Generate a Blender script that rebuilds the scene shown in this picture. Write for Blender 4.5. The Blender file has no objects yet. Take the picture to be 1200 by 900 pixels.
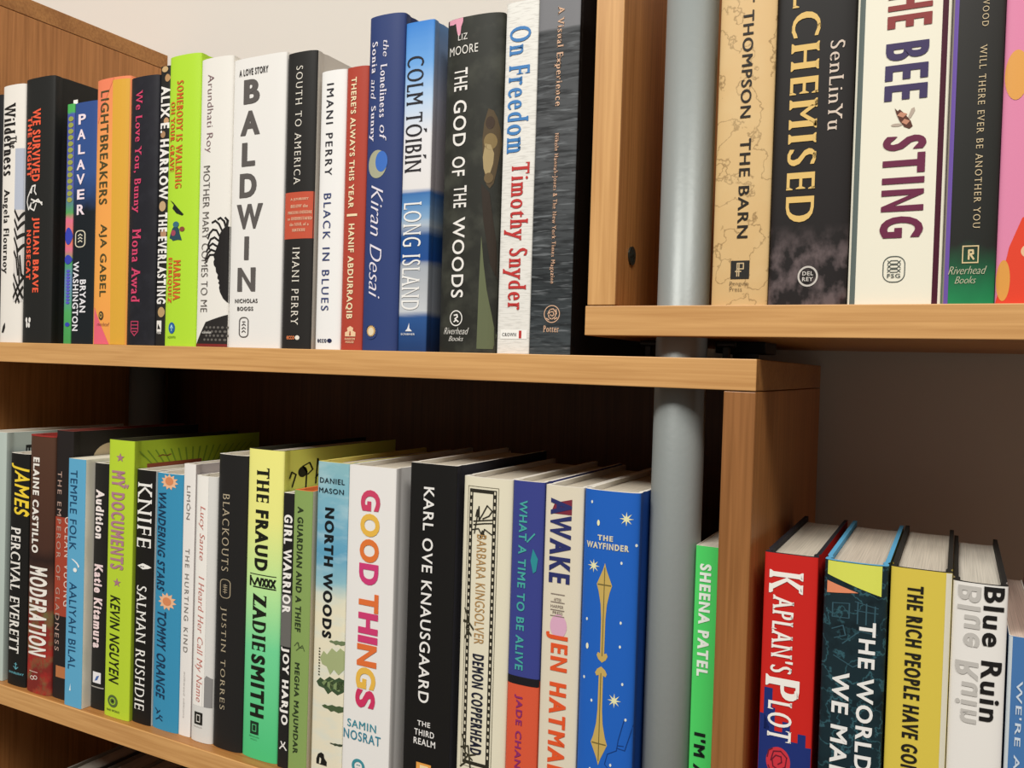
import bpy, bmesh, math, random
from mathutils import Vector, Matrix

random.seed(7)
sc = bpy.context.scene
COL = sc.collection

# ------------------------------------------------------------------ camera, light, exposure
cam_d = bpy.data.cameras.new('camera')
cam = bpy.data.objects.new('camera', cam_d)
COL.objects.link(cam)
cam_d.sensor_fit = 'HORIZONTAL'
cam_d.sensor_width = 36.0
cam_d.lens = 36.0 * 1004.6 / 1200.0
cam_d.clip_start = 0.02
YAW, PITCH, ROLL = -0.47935, -0.02067, 0.03006
fw = Vector((math.sin(YAW) * math.cos(PITCH), math.cos(YAW) * math.cos(PITCH), math.sin(PITCH)))
rt = Vector((math.cos(YAW), -math.sin(YAW), 0))
up = rt.cross(fw)
r2 = rt * math.cos(ROLL) + up * math.sin(ROLL)
u2 = -rt * math.sin(ROLL) + up * math.cos(ROLL)
m = Matrix((r2, u2, -fw)).transposed().to_4x4()
m.translation = (0.1103, -0.5382, -0.0089)
cam.matrix_world = m
sc.camera = cam

sc.view_settings.view_transform = 'Standard'
sc.view_settings.look = 'None'
sc.view_settings.gamma = 1
sc.view_settings.use_curve_mapping = False
sc.view_settings.exposure = 0.0

world = bpy.data.worlds.new('world')
sc.world = world
world.use_nodes = True
bg = world.node_tree.nodes['Background']
bg.inputs[0].default_value = (1.0, 0.96, 0.9, 1)
bg.inputs[1].default_value = 0.12


def area(name, loc, target, sx, sy, power, col):
    d = bpy.data.lights.new(name, 'AREA')
    d.shape = 'RECTANGLE'
    d.size, d.size_y = sx, sy
    d.energy = power
    d.color = col
    o = bpy.data.objects.new(name, d)
    COL.objects.link(o)
    o.location = loc
    o.rotation_euler = (Vector(target) - Vector(loc)).to_track_quat('-Z', 'Y').to_euler()
    return o


# the shop's ceiling lamps, in front of and above the shelves
area('ceiling_lamp', (-1.0, -2.9, 2.8), (-0.35, 0, -0.15), 1.9, 0.8, 150, (1.0, 0.975, 0.925))
area('ceiling_lamp', (1.5, -2.0, 3.0), (0.0, 0, -0.15), 1.6, 0.8, 92, (1.0, 0.975, 0.925))

# ------------------------------------------------------------------ helpers


def lin(c):
    return c / 12.92 if c <= 0.04045 else ((c + 0.055) / 1.055) ** 2.4


def hexc(h):
    h = h.lstrip('#')
    return tuple(lin(int(h[i:i + 2], 16) / 255) for i in (0, 2, 4)) + (1.0,)


MATS = {}


def plain(h, rough=0.5, spec=0.25, metal=0.0):
    k = (h, rough, spec, metal)
    if k not in MATS:
        mt = bpy.data.materials.new('print_' + h.lstrip('#'))
        mt.use_nodes = True
        b = mt.node_tree.nodes['Principled BSDF']
        b.inputs['Base Color'].default_value = hexc(h)
        b.inputs['Roughness'].default_value = rough
        b.inputs['Specular IOR Level'].default_value = spec
        b.inputs['Metallic'].default_value = metal
        nt = mt.node_tree
        tc = nt.nodes.new('ShaderNodeTexCoord')
        nz = nt.nodes.new('ShaderNodeTexNoise')
        nz.inputs['Scale'].default_value = 900
        nt.links.new(tc.outputs['Object'], nz.inputs['Vector'])
        bp = nt.nodes.new('ShaderNodeBump')
        bp.inputs['Strength'].default_value = 0.04
        bp.inputs['Distance'].default_value = 0.0004
        nt.links.new(nz.outputs['Fac'], bp.inputs['Height'])
        nt.links.new(bp.outputs['Normal'], b.inputs['Normal'])
        MATS[k] = mt
    return MATS[k]


def printed(stops, h, interp='LINEAR', warp=None, over=None, over2=None, rough=0.5):
    """jacket art: colour bands up the spine (v 0 bottom .. 1 top), optional warp noise and overlay blotches"""
    mt = bpy.data.materials.new('jacket_art')
    mt.use_nodes = True
    nt = mt.node_tree
    N, L = nt.nodes.new, nt.links.new
    b = nt.nodes['Principled BSDF']
    b.inputs['Roughness'].default_value = rough
    b.inputs['Specular IOR Level'].default_value = 0.25
    tc = N('ShaderNodeTexCoord')
    sep = N('ShaderNodeSeparateXYZ')
    L(tc.outputs['Object'], sep.inputs[0])
    dv = N('ShaderNodeMath')
    dv.operation = 'DIVIDE'
    dv.inputs[1].default_value = h
    L(sep.outputs[2], dv.inputs[0])
    fac = dv.outputs[0]

    def noise(sx, sz, detail=3):
        mp = N('ShaderNodeMapping')
        mp.inputs['Scale'].default_value = (sx, sx, sz)
        L(tc.outputs['Object'], mp.inputs['Vector'])
        nz = N('ShaderNodeTexNoise')
        nz.inputs['Scale'].default_value = 1
        nz.inputs['Detail'].default_value = detail
        L(mp.outputs[0], nz.inputs['Vector'])
        return nz.outputs['Fac']
    if warp:
        a, sx, sz = warp
        ma = N('ShaderNodeMath')
        ma.operation = 'MULTIPLY_ADD'
        L(noise(sx, sz), ma.inputs[0])
        ma.inputs[1].default_value = a
        ma.inputs[2].default_value = -a / 2
        ad = N('ShaderNodeMath')
        ad.operation = 'ADD'
        L(fac, ad.inputs[0])
        L(ma.outputs[0], ad.inputs[1])
        fac = ad.outputs[0]
    rp = N('ShaderNodeValToRGB')
    rp.color_ramp.interpolation = interp
    el = rp.color_ramp.elements
    stops = sorted(stops)
    el[0].position, el[0].color = max(0, stops[0][0]), hexc(stops[0][1])
    if len(stops) == 1:
        el[1].position, el[1].color = 1, hexc(stops[0][1])
    else:
        el[1].position, el[1].color = min(1, stops[-1][0]), hexc(stops[-1][1])
        for p, c in stops[1:-1]:
            e = el.new(min(1, max(0, p)))
            e.color = hexc(c)
    L(fac, rp.inputs[0])
    out = rp.outputs[0]
    for ov in (over, over2):
        if not ov:
            continue
        c, thr, soft, sx, sz, v0, v1, amt = ov
        r2_ = N('ShaderNodeValToRGB')
        e = r2_.color_ramp.elements
        sf = abs(soft)
        e[0].position, e[0].color = max(0, thr - sf), (0, 0, 0, 1)
        e[1].position, e[1].color = min(1, thr + sf), ((amt, amt, amt, 1) if soft > 0 else (0, 0, 0, 1))
        if soft < 0:      # a fine contour line where the noise crosses the threshold
            e.new(thr).color = (amt, amt, amt, 1)
        L(noise(sx, sz, 5), r2_.inputs[0])
        mr = N('ShaderNodeMapRange')
        mr.inputs['From Min'].default_value = v0
        mr.inputs['From Max'].default_value = v1
        L(dv.outputs[0], mr.inputs['Value'])
        mm = N('ShaderNodeMath')
        mm.operation = 'MULTIPLY'
        L(r2_.outputs[0], mm.inputs[0])
        L(mr.outputs[0], mm.inputs[1])
        mx = N('ShaderNodeMix')
        mx.data_type = 'RGBA'
        L(mm.outputs[0], mx.inputs[0])
        L(out, mx.inputs[6])
        mx.inputs[7].default_value = hexc(c)
        out = mx.outputs[2]
    L(out, b.inputs['Base Color'])
    return mt


def wood(name, c0, c1, axis, rough=0.42):
    mt = bpy.data.materials.new(name)
    mt.use_nodes = True
    nt = mt.node_tree
    N, L = nt.nodes.new, nt.links.new
    b = nt.nodes['Principled BSDF']
    b.inputs['Roughness'].default_value = rough
    b.inputs['Specular IOR Level'].default_value = 0.4
    tc = N('ShaderNodeTexCoord')
    mp = N('ShaderNodeMapping')
    s = [210.0, 210.0, 210.0]
    s[axis] = 6.0
    mp.inputs['Scale'].default_value = s
    L(tc.outputs['Object'], mp.inputs['Vector'])
    n1 = N('ShaderNodeTexNoise')
    n1.inputs['Scale'].default_value = 1.6
    n1.inputs['Detail'].default_value = 6
    n1.inputs['Distortion'].default_value = 0.5
    L(mp.outputs[0], n1.inputs['Vector'])
    mp2 = N('ShaderNodeMapping')
    s2 = [16.0, 16.0, 16.0]
    s2[axis] = 1.6
    mp2.inputs['Scale'].default_value = s2
    L(tc.outputs['Object'], mp2.inputs['Vector'])
    n2 = N('ShaderNodeTexNoise')
    n2.inputs['Scale'].default_value = 1.0
    n2.inputs['Detail'].default_value = 3
    n2.inputs['Distortion'].default_value = 1.2
    L(mp2.outputs[0], n2.inputs['Vector'])
    mx = N('ShaderNodeMix')
    mx.inputs[0].default_value = 0.4
    L(n1.outputs['Fac'], mx.inputs[2])
    L(n2.outputs['Fac'], mx.inputs[3])
    rp = N('ShaderNodeValToRGB')
    e = rp.color_ramp.elements
    e[0].position, e[0].color = 0.36, hexc(c0)
    e[1].position, e[1].color = 0.60, hexc(c1)
    L(mx.outputs[0], rp.inputs[0])
    L(rp.outputs[0], b.inputs['Base Color'])
    bp = N('ShaderNodeBump')
    bp.inputs['Strength'].default_value = 0.12
    bp.inputs['Distance'].default_value = 0.0003
    L(n1.outputs['Fac'], bp.inputs['Height'])
    L(bp.outputs[0], b.inputs['Normal'])
    return mt


def link(name, bm, mats, parent=None, smooth=False):
    me = bpy.data.meshes.new(name)
    bm.to_mesh(me)
    bm.free()
    for mt in (mats if isinstance(mats, (list, tuple)) else [mats]):
        me.materials.append(mt)
    if smooth:
        for p in me.polygons:
            p.use_smooth = True
    o = bpy.data.objects.new(name, me)
    COL.objects.link(o)
    o.parent = parent
    return o


def empty(name, loc, label, cat, group=None):
    o = bpy.data.objects.new(name, None)
    o.empty_display_size = 0.02
    COL.objects.link(o)
    o.location = loc
    o['label'] = label
    o['category'] = cat
    if group:
        o['group'] = group
    return o


def box(bm, x0, x1, y0, y1, z0, z1, bev=0.0):
    r = bmesh.ops.create_cube(bm, size=1)
    vs = r['verts']
    for v in vs:
        v.co = ((x0 + x1) / 2 + v.co.x * (x1 - x0), (y0 + y1) / 2 + v.co.y * (y1 - y0), (z0 + z1) / 2 + v.co.z * (z1 - z0))
    if bev:
        es = list({e for v in vs for e in v.link_edges})
        bmesh.ops.bevel(bm, geom=es, offset=bev, segments=2, affect='EDGES', profile=0.5)
    return vs


def cyl(bm, r, z0, z1, cx=0, cy=0, seg=48, bev=0.0):
    rr = bmesh.ops.create_cone(bm, cap_ends=True, segments=seg, radius1=r, radius2=r, depth=z1 - z0)
    for v in rr['verts']:
        v.co += Vector((cx, cy, (z0 + z1) / 2))
    return rr['verts']


# ------------------------------------------------------------------ lettering (built-in Blender glyph outlines, re-weighted; serifs added by hand)
GLY = {}


def _raw(ch):
    """outline triangles of one glyph and its advance"""
    if ch in GLY:
        return GLY[ch]

    def mesh(s):
        c = bpy.data.curves.new('glyph', 'FONT')
        c.body = s
        c.resolution_u = 4
        o = bpy.data.objects.new('glyph', c)
        COL.objects.link(o)
        dg = bpy.context.evaluated_depsgraph_get()
        me = o.evaluated_get(dg).to_mesh()
        vs = [(v.co.x, v.co.y) for v in me.vertices]
        fs = [tuple(p.vertices) for p in me.polygons]
        o.evaluated_get(dg).to_mesh_clear()
        bpy.data.objects.remove(o)
        bpy.data.curves.remove(c)
        return vs, fs
    vs, fs = mesh(ch) if ch != ' ' else ([], [])
    a = mesh('H' + ch + 'H')[0]
    b_ = mesh('HH')[0]
    adv = max(v[0] for v in a) - max(v[0] for v in b_)
    # weld
    bm = bmesh.new()
    bv = [bm.verts.new((x, y, 0)) for x, y in vs]
    for f in fs:
        try:
            bm.faces.new([bv[i] for i in f])
        except ValueError:
            pass
    bmesh.ops.remove_doubles(bm, verts=bm.verts, dist=1e-4)
    bm.verts.index_update()
    edges = []
    for e in bm.edges:
        if len(e.link_faces) == 1:
            f = e.link_faces[0]
            v0, v1 = e.verts
            d = (v1.co - v0.co)
            if d.length < 1e-6:
                continue
            n = Vector((d.y, -d.x, 0)).normalized()
            oth = f.calc_center_median()
            if n.dot(oth - v0.co) > 0:
                n = -n
            edges.append((v0.index, v1.index, n.x, n.y, d.length))
    out = ([(v.co.x, v.co.y) for v in bm.verts], [tuple(v.index for v in f.verts) for f in bm.faces], edges, adv)
    bm.free()
    GLY[ch] = out
    return out


def glyph(ch, dx, dy, serif):
    vs, fs, es, adv = _raw(ch)
    nrm = {}
    for a, b_, nx, ny, ln in es:
        nrm.setdefault(a, []).append((nx, ny))
        nrm.setdefault(b_, []).append((nx, ny))
    nv = list(vs)
    for i, ns in nrm.items():
        n0 = ns[0]
        n1 = ns[-1]
        d = 1 + n0[0] * n1[0] + n0[1] * n1[1]
        d = max(d, 0.35)
        nv[i] = (vs[i][0] + dx * (n0[0] + n1[0]) / d, vs[i][1] + dy * (n0[1] + n1[1]) / d)
    nf = [tuple(f) for f in fs]
    if serif and ch.isalpha():
        s, t = serif
        lo, hi = min(v[1] for v in vs), max(v[1] for v in vs)
        for a, b_, nx, ny, ln in es:
            xa, xb = sorted((nv[a][0], nv[b_][0]))
            ya, yb = sorted((nv[a][1], nv[b_][1]))
            if abs(ny) > 0.985 and 0.045 < ln < 0.16 and min(vs[a][1] - lo, hi - vs[a][1]) < 0.03:
                y = nv[a][1]
                k = len(nv)
                sg = 1 if ny > 0 else -1
                nv += [(xa - s, y), (xb + s, y), (xb + s, y - sg * t), (xb, y - sg * t * 2.6), (xa, y - sg * t * 2.6), (xa - s, y - sg * t)]
                nf.append(tuple(range(k, k + 6)))
            elif abs(nx) > 0.985 and 0.04 < ln < 0.13 and ch.isupper() and ch in 'EFTLZ':
                x = nv[a][0]
                sg = 1 if nx > 0 else -1
                mid = (ya + yb) / 2
                k = len(nv)
                up_ = s * 1.5 if mid < 0.5 else t * 0.3
                dn = s * 1.5 if mid > 0.2 else t * 0.3
                nv += [(x, ya - dn), (x, yb + up_), (x - sg * t * 0.8, yb + up_), (x - sg * t * 2.2, yb), (x - sg * t * 2.2, ya), (x - sg * t * 0.8, ya - dn)]
                nf.append(tuple(range(k, k + 6)))
    return nv, nf, adv


# style: (dx, dy, serif or None, shear, tracking)
STY = {
    'l': (-0.012, -0.012, None, 0, 0.02),          # light sans
    's': (0.0, 0.0, None, 0, 0.04),                # sans
    'w': (0.004, 0.004, None, 0, 0.16),            # wide-set sans
    'm': (0.014, 0.012, None, 0, 0.05),            # medium sans
    'b': (0.030, 0.024, None, 0, 0.05),            # bold sans
    'h': (0.056, 0.036, None, 0, 0.07),            # heavy sans
    'c': (0.058, 0.022, None, 0, 0.09),            # heavy, meant to be condensed
    'i': (0.022, 0.018, None, 0.2, 0.04),          # bold italic sans
    'r': (0.010, -0.014, (0.05, 0.026), 0, 0.08),  # roman
    'R': (0.034, -0.008, (0.05, 0.03), 0, 0.10),   # bold roman
    'D': (0.060, -0.010, (0.05, 0.03), 0, 0.12),   # fat-face roman
    'k': (0.0, -0.014, (0.045, 0.022), 0, 0.16),   # letter-spaced roman
    'x': (0.006, -0.014, (0.03, 0.02), 0.24, 0.03),  # italic roman
    'z': (-0.004, -0.016, None, 0.42, 0.0),        # script
}


def text2d(s, sty):
    dx, dy, serif, shear, tr = STY[sty]
    V, F = [], []
    x = 0.0
    for ch in s:
        if ch == ' ':
            x += 0.30 + tr
            continue
        nv, nf, adv = glyph(ch, dx, dy, serif)
        k = len(V)
        V += [(a + x + shear * b_, b_) for a, b_ in nv]
        F += [tuple(i + k for i in f) for f in nf]
        x += adv + tr + 2 * max(dx, 0) * 0.7
    return V, F


def circ(n, r=0.5, cx=0.5, cy=0.5, ph=0.0):
    return [(cx + r * math.cos(ph + 2 * math.pi * i / n), cy + r * math.sin(ph + 2 * math.pi * i / n)) for i in range(n)]


def ringf(outer, inner):
    V = list(outer) + list(inner)
    n = len(outer)
    return V, [(i, (i + 1) % n, n + (i + 1) % n, n + i) for i in range(n)]


def rrect(r, inset=0.0, n=6, asp=1.0):
    pts = []
    rx, ry = r, r * asp
    for cx, cy, a0 in ((1 - inset - rx, 1 - inset * asp - ry, 0), (inset + rx, 1 - inset * asp - ry, 90), (inset + rx, inset * asp + ry, 180), (1 - inset - rx, inset * asp + ry, 270)):
        for i in range(n + 1):
            a = math.radians(a0 + 90 * i / n)
            pts.append((cx + rx * math.cos(a), cy + ry * math.sin(a)))
    return pts


def shape2d(kind, arg):
    """shapes in the unit square"""
    if kind == 'rect':
        return [(0, 0), (1, 0), (1, 1), (0, 1)], [(0, 1, 2, 3)]
    if kind == 'ell':
        return circ(28), [tuple(range(28))]
    if kind == 'ring':
        return ringf(circ(36), circ(36, 0.5 - arg))
    if kind == 'frame':
        tx, ty = arg
        return ringf([(0, 0), (1, 0), (1, 1), (0, 1)], [(tx, ty), (1 - tx, ty), (1 - tx, 1 - ty), (tx, 1 - ty)])
    if kind == 'rring':
        t, asp = arg
        return ringf(rrect(0.42, 0, 6, asp), rrect(0.42 - t, t, 6, asp))
    if kind == 'star':
        n, ri = arg
        p = [(0.5 + (0.5 if i % 2 == 0 else ri) * math.sin(math.pi * i / n), 0.5 + (0.5 if i % 2 == 0 else ri) * math.cos(math.pi * i / n)) for i in range(2 * n)]
        V = [(0.5, 0.5)] + p
        return V, [(0, i + 1, (i + 1) % (2 * n) + 1) for i in range(2 * n)]
    if kind == 'poly':
        return list(arg), [tuple(range(len(arg)))]
    if kind == 'bars':     # a ladder of short bars down the box
        n, duty, sl = arg
        V, F = [], []
        for i in range(n):
            y0 = 1 - (i + duty) / n
            y1 = 1 - i / n
            k = len(V)
            V += [(0, y0 - sl / n), (1, y0 + sl / n), (1, y1 + sl / n), (0, y1 - sl / n)]
            F.append((k, k + 1, k + 2, k + 3))
        return V, F
    if kind == 'lines':    # stroke polylines with width
        wd, asp, paths = arg
        V, F = [], []
        for pth in paths:
            for (xa, ya), (xb, yb) in zip(pth, pth[1:]):
                dx, dy = xb - xa, (yb - ya) * asp
                l = math.hypot(dx, dy) or 1
                nx, ny = -dy / l * wd / 2, dx / l * wd / 2 / asp
                ex, ey = dx / l * wd * 0.3, dy / l * wd * 0.3 / asp
                k = len(V)
                V += [(xa + nx - ex, ya + ny - ey), (xb + nx + ex, yb + ny + ey), (xb - nx + ex, yb - ny + ey), (xa - nx - ex, ya - ny - ey)]
                F.append((k, k + 1, k + 2, k + 3))
        return V, F
    if kind == 'dots':
        V, F = [], []
        for (cx, cy, rx, ry) in arg:
            k = len(V)
            V += [(cx + rx * math.cos(2 * math.pi * i / 10), cy + ry * math.sin(2 * math.pi * i / 10)) for i in range(10)]
            F.append(tuple(range(k, k + 10)))
        return V, F
    raise ValueError(kind)


def spine_y(u, w, sag, p):
    t = min(1.0, abs(2 * u / w))
    return -sag * math.sqrt(max(0.0, 1 - t ** p))


def mark_bm(bm, V, F, bx, layer, face, w, sag, p, rot=0):
    """fit a flat outline into the box bx = (u0, v0, u1, v1) of the spine (S) or the front board (F) and lay it on that surface"""
    xs = [v[0] for v in V]
    ys = [v[1] for v in V]
    ax, bx_, ay, by = min(xs), max(xs), min(ys), max(ys)
    if rot is None:
        ax, bx_, ay, by = 0, 1, 0, 1
    u0, v0, u1, v1 = bx
    t = bmesh.new()
    vv = []
    for x, y in V:
        s, q = (x - ax) / ((bx_ - ax) or 1), (y - ay) / ((by - ay) or 1)
        if rot == 1:       # reads downwards
            a, c = u0 + q * (u1 - u0), v1 - s * (v1 - v0)
        elif rot == 2:     # reads downwards, mirrored
            a, c = u1 - q * (u1 - u0), v1 - s * (v1 - v0)
        else:
            a, c = u0 + s * (u1 - u0), v0 + q * (v1 - v0)
        vv.append(t.verts.new((a, 0, c)))
    for f in F:
        try:
            t.faces.new([vv[i] for i in f])
        except ValueError:
            pass
    off = 0.00012 + 0.00009 * layer
    if face == 'S':
        t.normal_update()
        bmesh.ops.triangulate(t, faces=t.faces[:], quad_method='BEAUTY', ngon_method='EAR_CLIP')
        n = 10
        for i in range(1, n):
            uu = -w / 2 + w * (i / n)
            if u0 < uu < u1:
                bmesh.ops.bisect_plane(t, geom=t.verts[:] + t.edges[:] + t.faces[:], plane_co=(uu, 0, 0), plane_no=(1, 0, 0))
        for uu in (-0.47 * w, 0.47 * w, -0.44 * w, 0.44 * w):
            if u0 < uu < u1:
                bmesh.ops.bisect_plane(t, geom=t.verts[:] + t.edges[:] + t.faces[:], plane_co=(uu, 0, 0), plane_no=(1, 0, 0))
        for v in t.verts:
            u = max(-w / 2, min(w / 2, v.co.x))
            y0 = spine_y(u, w, sag, p)
            e = 1e-4
            ua, ub = max(-w / 2, u - e), min(w / 2, u + e)
            sl = (spine_y(ub, w, sag, p) - spine_y(ua, w, sag, p)) / (ub - ua)
            l = math.hypot(1, sl)
            v.co.x, v.co.y = u + sl / l * off, y0 - off / l
    else:
        for v in t.verts:
            v.co.y, v.co.x = v.co.x, w / 2 + off
    bmesh.ops.recalc_face_normals(t, faces=t.faces[:])
    for f in t.faces:
        ref = -f.normal.y if face == 'S' else f.normal.x
        if ref < 0:
            f.normal_flip()
    me = bpy.data.meshes.new('tmp')
    t.to_mesh(me)
    t.free()
    bm.from_mesh(me)
    bpy.data.meshes.remove(me)


def jacket(w, h, depth, sag, p, th, hinge):
    """wrapped cover: curved spine, two boards with hinge grooves, open at the fore edge"""
    na = 22
    arc = []
    for i in range(na + 1):
        t = math.sin(-math.pi / 2 + math.pi * i / na)
        u = t * w / 2
        arc.append((u, spine_y(u, w, sag, p)))
    if hinge:
        side = [(0, 0.004), (0.0009, 0.0068), (0.0009, 0.0085), (0, 0.0115), (0, depth)]
    else:
        side = [(0, 0.004), (0, depth)]
    right = [(w / 2 - a, d) for a, d in side]
    left = [(-w / 2 + a, d) for a, d in side][::-1]
    outer = left + arc + right
    nl = len(left)
    inner = []
    for k, (x, y) in enumerate(outer):
        if k < nl:
            inner.append((-w / 2 + th + (x + w / 2), y))
        elif k >= nl + len(arc):
            inner.append((w / 2 - th - (w / 2 - x), y))
        else:
            inner.append((x * (w / 2 - th) / (w / 2), y + th))
    bm = bmesh.new()
    n = len(outer)
    ob = [bm.verts.new((x, y, 0)) for x, y in outer]
    ot = [bm.verts.new((x, y, h)) for x, y in outer]
    ib = [bm.verts.new((x, y, 0.0)) for x, y in inner]
    it = [bm.verts.new((x, y, h)) for x, y in inner]
    ob2, ot2, ib2, it2 = ([bm.verts.new(v.co) for v in r_] for r_ in (ob, ot, ib, it))
    for i in range(n - 1):
        f = bm.faces.new((ob[i], ob[i + 1], ot[i + 1], ot[i]))
        f.smooth = True
        f.material_index = 2 if i < nl - 1 else (0 if i < nl + na else 1)
        if i == nl - 1:
            f.material_index = 2
        if i == nl + na:
            f.material_index = 1
        f = bm.faces.new((ib[i + 1], ib[i], it[i], it[i + 1]))
        f.material_index = 3
        f = bm.faces.new((ot2[i], ot2[i + 1], it2[i + 1], it2[i]))
        f.material_index = 3
        f = bm.faces.new((ib2[i], ib2[i + 1], ob2[i + 1], ob2[i]))
        f.material_index = 3
    for i in (0, n - 1):
        f = bm.faces.new((ob2[i], ot2[i], it2[i], ib2[i]) if i == 0 else (ib2[i], it2[i], ot2[i], ob2[i]))
        f.material_index = 3
    return bm


def pages(w, h, depth, sag, p, th, flush, drop):
    bm = bmesh.new()
    n = 12
    hw = w / 2 - th - 0.0002
    front = []
    for i in range(n + 1):
        u = -hw + 2 * hw * i / n
        front.append((u, spine_y(u * 0.96, w, sag, p) + th + (0.0004 if flush else 0.0035)))
    d1 = depth - (0.0006 if flush else 0.006)
    ring = front + [(hw, d1 - 0.0)] + [(hw * 0.4, d1 - (0 if flush else 0.002)), (-hw * 0.4, d1 - (0 if flush else 0.002))] + [(-hw, d1)]
    z0, z1 = (0.0004, h - 0.0004) if flush else (drop, h - drop)
    b_ = [bm.verts.new((x, y, z0)) for x, y in ring]
    t_ = [bm.verts.new((x, y, z1)) for x, y in ring]
    k = len(ring)
    for i in range(k):
        bm.faces.new((b_[i], b_[(i + 1) % k], t_[(i + 1) % k], t_[i]))
    bm.faces.new(t_)
    bm.faces.new(b_[::-1])
    bmesh.ops.recalc_face_normals(bm, faces=bm.faces[:])
    return bm


PAPER = {}


def paper(h):
    if h not in PAPER:
        mt = bpy.data.materials.new('paper')
        mt.use_nodes = True
        nt = mt.node_tree
        N, L = nt.nodes.new, nt.links.new
        b = nt.nodes['Principled BSDF']
        b.inputs['Roughness'].default_value = 0.85
        b.inputs['Specular IOR Level'].default_value = 0.15
        tc = N('ShaderNodeTexCoord')
        mp = N('ShaderNodeMapping')
        mp.inputs['Scale'].default_value = (2600, 14, 14)
        L(tc.outputs['Object'], mp.inputs['Vector'])
        nz = N('ShaderNodeTexNoise')
        nz.inputs['Scale'].default_value = 1
        L(mp.outputs[0], nz.inputs['Vector'])
        rp = N('ShaderNodeValToRGB')
        c = hexc(h)
        e = rp.color_ramp.elements
        e[0].position, e[0].color = 0.3, tuple(x * 0.72 for x in c[:3]) + (1,)
        e[1].position, e[1].color = 0.65, c
        L(nz.outputs['Fac'], rp.inputs[0])
        L(rp.outputs[0], b.inputs['Base Color'])
        PAPER[h] = mt
    return PAPER[h]


def surf(spec, h, rough):
    if isinstance(spec, str):
        return plain(spec, rough)
    return printed(h=h, rough=rough, **spec)


def book(name, label, group, X, Y, Z, w, h, depth=0.155, sag=0.002, p=3.0, spine='#ffffff', front=None, back=None,
         rim='#e4ded2', pap='#cfc5b2', flush=False, rough=0.5, flag=None, items=()):
    root = empty(name, (X, Y, Z), label, 'book', group)
    th = 0.0006 if flush else 0.0026
    m0 = surf(spine, h, rough)
    m1 = m0 if front is None else surf(front, h, rough)
    m2 = m0 if back is None else surf(back, h, rough)
    link('dust_jacket' if not flush else 'paper_cover', jacket(w, h, depth, sag, p, th, not flush), [m0, m1, m2, plain(rim, 0.7)], root)
    link('page_block', pages(w, h, depth, sag, p, th, flush, 0.0035), paper(pap), root)
    if flag:
        bm = bmesh.new()
        box(bm, -w * 0.3, w * 0.25, 0.004, 0.0045, h - 0.02, h + 0.0055)
        link('page_flag', bm, plain(flag, 0.6), root)
    merged = {}
    for it in items:
        part, col, layer, face, kind, arg, bx = it
        merged.setdefault((part, col), []).append(it)      # one mesh per part and ink
    for (part, col), lst in merged.items():
        bm = bmesh.new()
        for _, _, layer, face, kind, arg, bx in lst:
            if kind == 't':
                V, F = text2d(arg[0], arg[1])
                if V:
                    mark_bm(bm, V, F, bx, layer, face, w, sag, p, arg[2])
            else:
                V, F = shape2d(kind, arg)
                mark_bm(bm, V, F, bx, layer, face, w, sag, p, None)
        link(part.rstrip('#'), bm, plain(col, rough), root)
    return root


# ------------------------------------------------------------------ the setting
T = 0.0198          # shelf board thickness
D = 0.278           # shelf depth
H = 0.3526          # drop from the upper to the lower shelf top
G = 0.0136          # gap between the left shelf and the right one
FLOOR = -0.80
WALL_Y = 0.30

mw = plain('#d3cdc5', 0.9, 0.1)
bm = bmesh.new()
box(bm, -3.2, 2.4, WALL_Y, WALL_Y + 0.1, FLOOR, 1.9)
o = link('wall_back', bm, mw)
o['kind'] = 'structure'
bm = bmesh.new()
box(bm, -3.2, 2.4, -2.6, WALL_Y + 0.1, FLOOR - 0.05, FLOOR)
o = link('floor', bm, plain('#6a6158', 0.8, 0.2))
o['kind'] = 'structure'

W_EDGE_X = wood('beech_edge_across', '#bd8a52', '#d6a468', 0)
W_EDGE_Z = wood('beech_edge_upright', '#bd8a52', '#d6a468', 2)
W_X = wood('beech_veneer_across', '#94602f', '#b07a42', 0)
W_Z = wood('beech_veneer_upright', '#96602f', '#b67a44', 2)
W_EDGE_D = wood('beech_edge_dark', '#80532b', '#9a673a', 2)
STEEL = plain('#8f9391', 0.38, 0.5, 0.35)
W_BACK = wood('dark_back_board', '#62391c', '#764826', 2)
BLACK = plain('#141414', 0.45, 0.4)


def drill(o, holes):
    """cut round post holes through a board, then keep the plain mesh"""
    for cx, cy, r in holes:
        b = bmesh.new()
        cyl(b, r, -1, 1, cx, cy, 64)
        k = link('cutter', b, [])
        md = o.modifiers.new('hole', 'BOOLEAN')
        md.object = k
        md.solver = 'EXACT'
        k.matrix_world = o.parent.matrix_basis if o.parent else k.matrix_world
        bpy.context.view_layer.update()
        me = bpy.data.meshes.new_from_object(o.evaluated_get(bpy.context.evaluated_depsgraph_get()))
        o.modifiers.clear()
        o.data = me
        bpy.data.objects.remove(k)


def board(name, root, x0, x1, y0, y1, z0, z1, mat, edge=None):
    """a panel with a bevelled front edge band as its sub-part"""
    if edge:
        o = link(name, (lambda b: (box(b, x0, x1, y0 + 0.0012, y1, z0, z1, 0.0006), b)[1])(bmesh.new()), mat, root)
        link('edge_band', (lambda b: (box(b, x0, x1, y0, y0 + 0.0012, z0, z1, 0.0005), b)[1])(bmesh.new()), edge, o)
        return o
    return link(name, (lambda b: (box(b, x0, x1, y0, y1, z0, z1, 0.0006), b)[1])(bmesh.new()), mat, root)


XL = -0.853
lb = empty('bookcase', (XL, 0, FLOOR), 'left wooden bookcase of two book filled shelves below the grey post', 'bookcase')
inv = Vector((-XL, 0, -FLOOR))


POST_A, POST_B = (-0.0565, 0.030, 0.01725), (-0.810, 0.22, 0.021)


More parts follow.
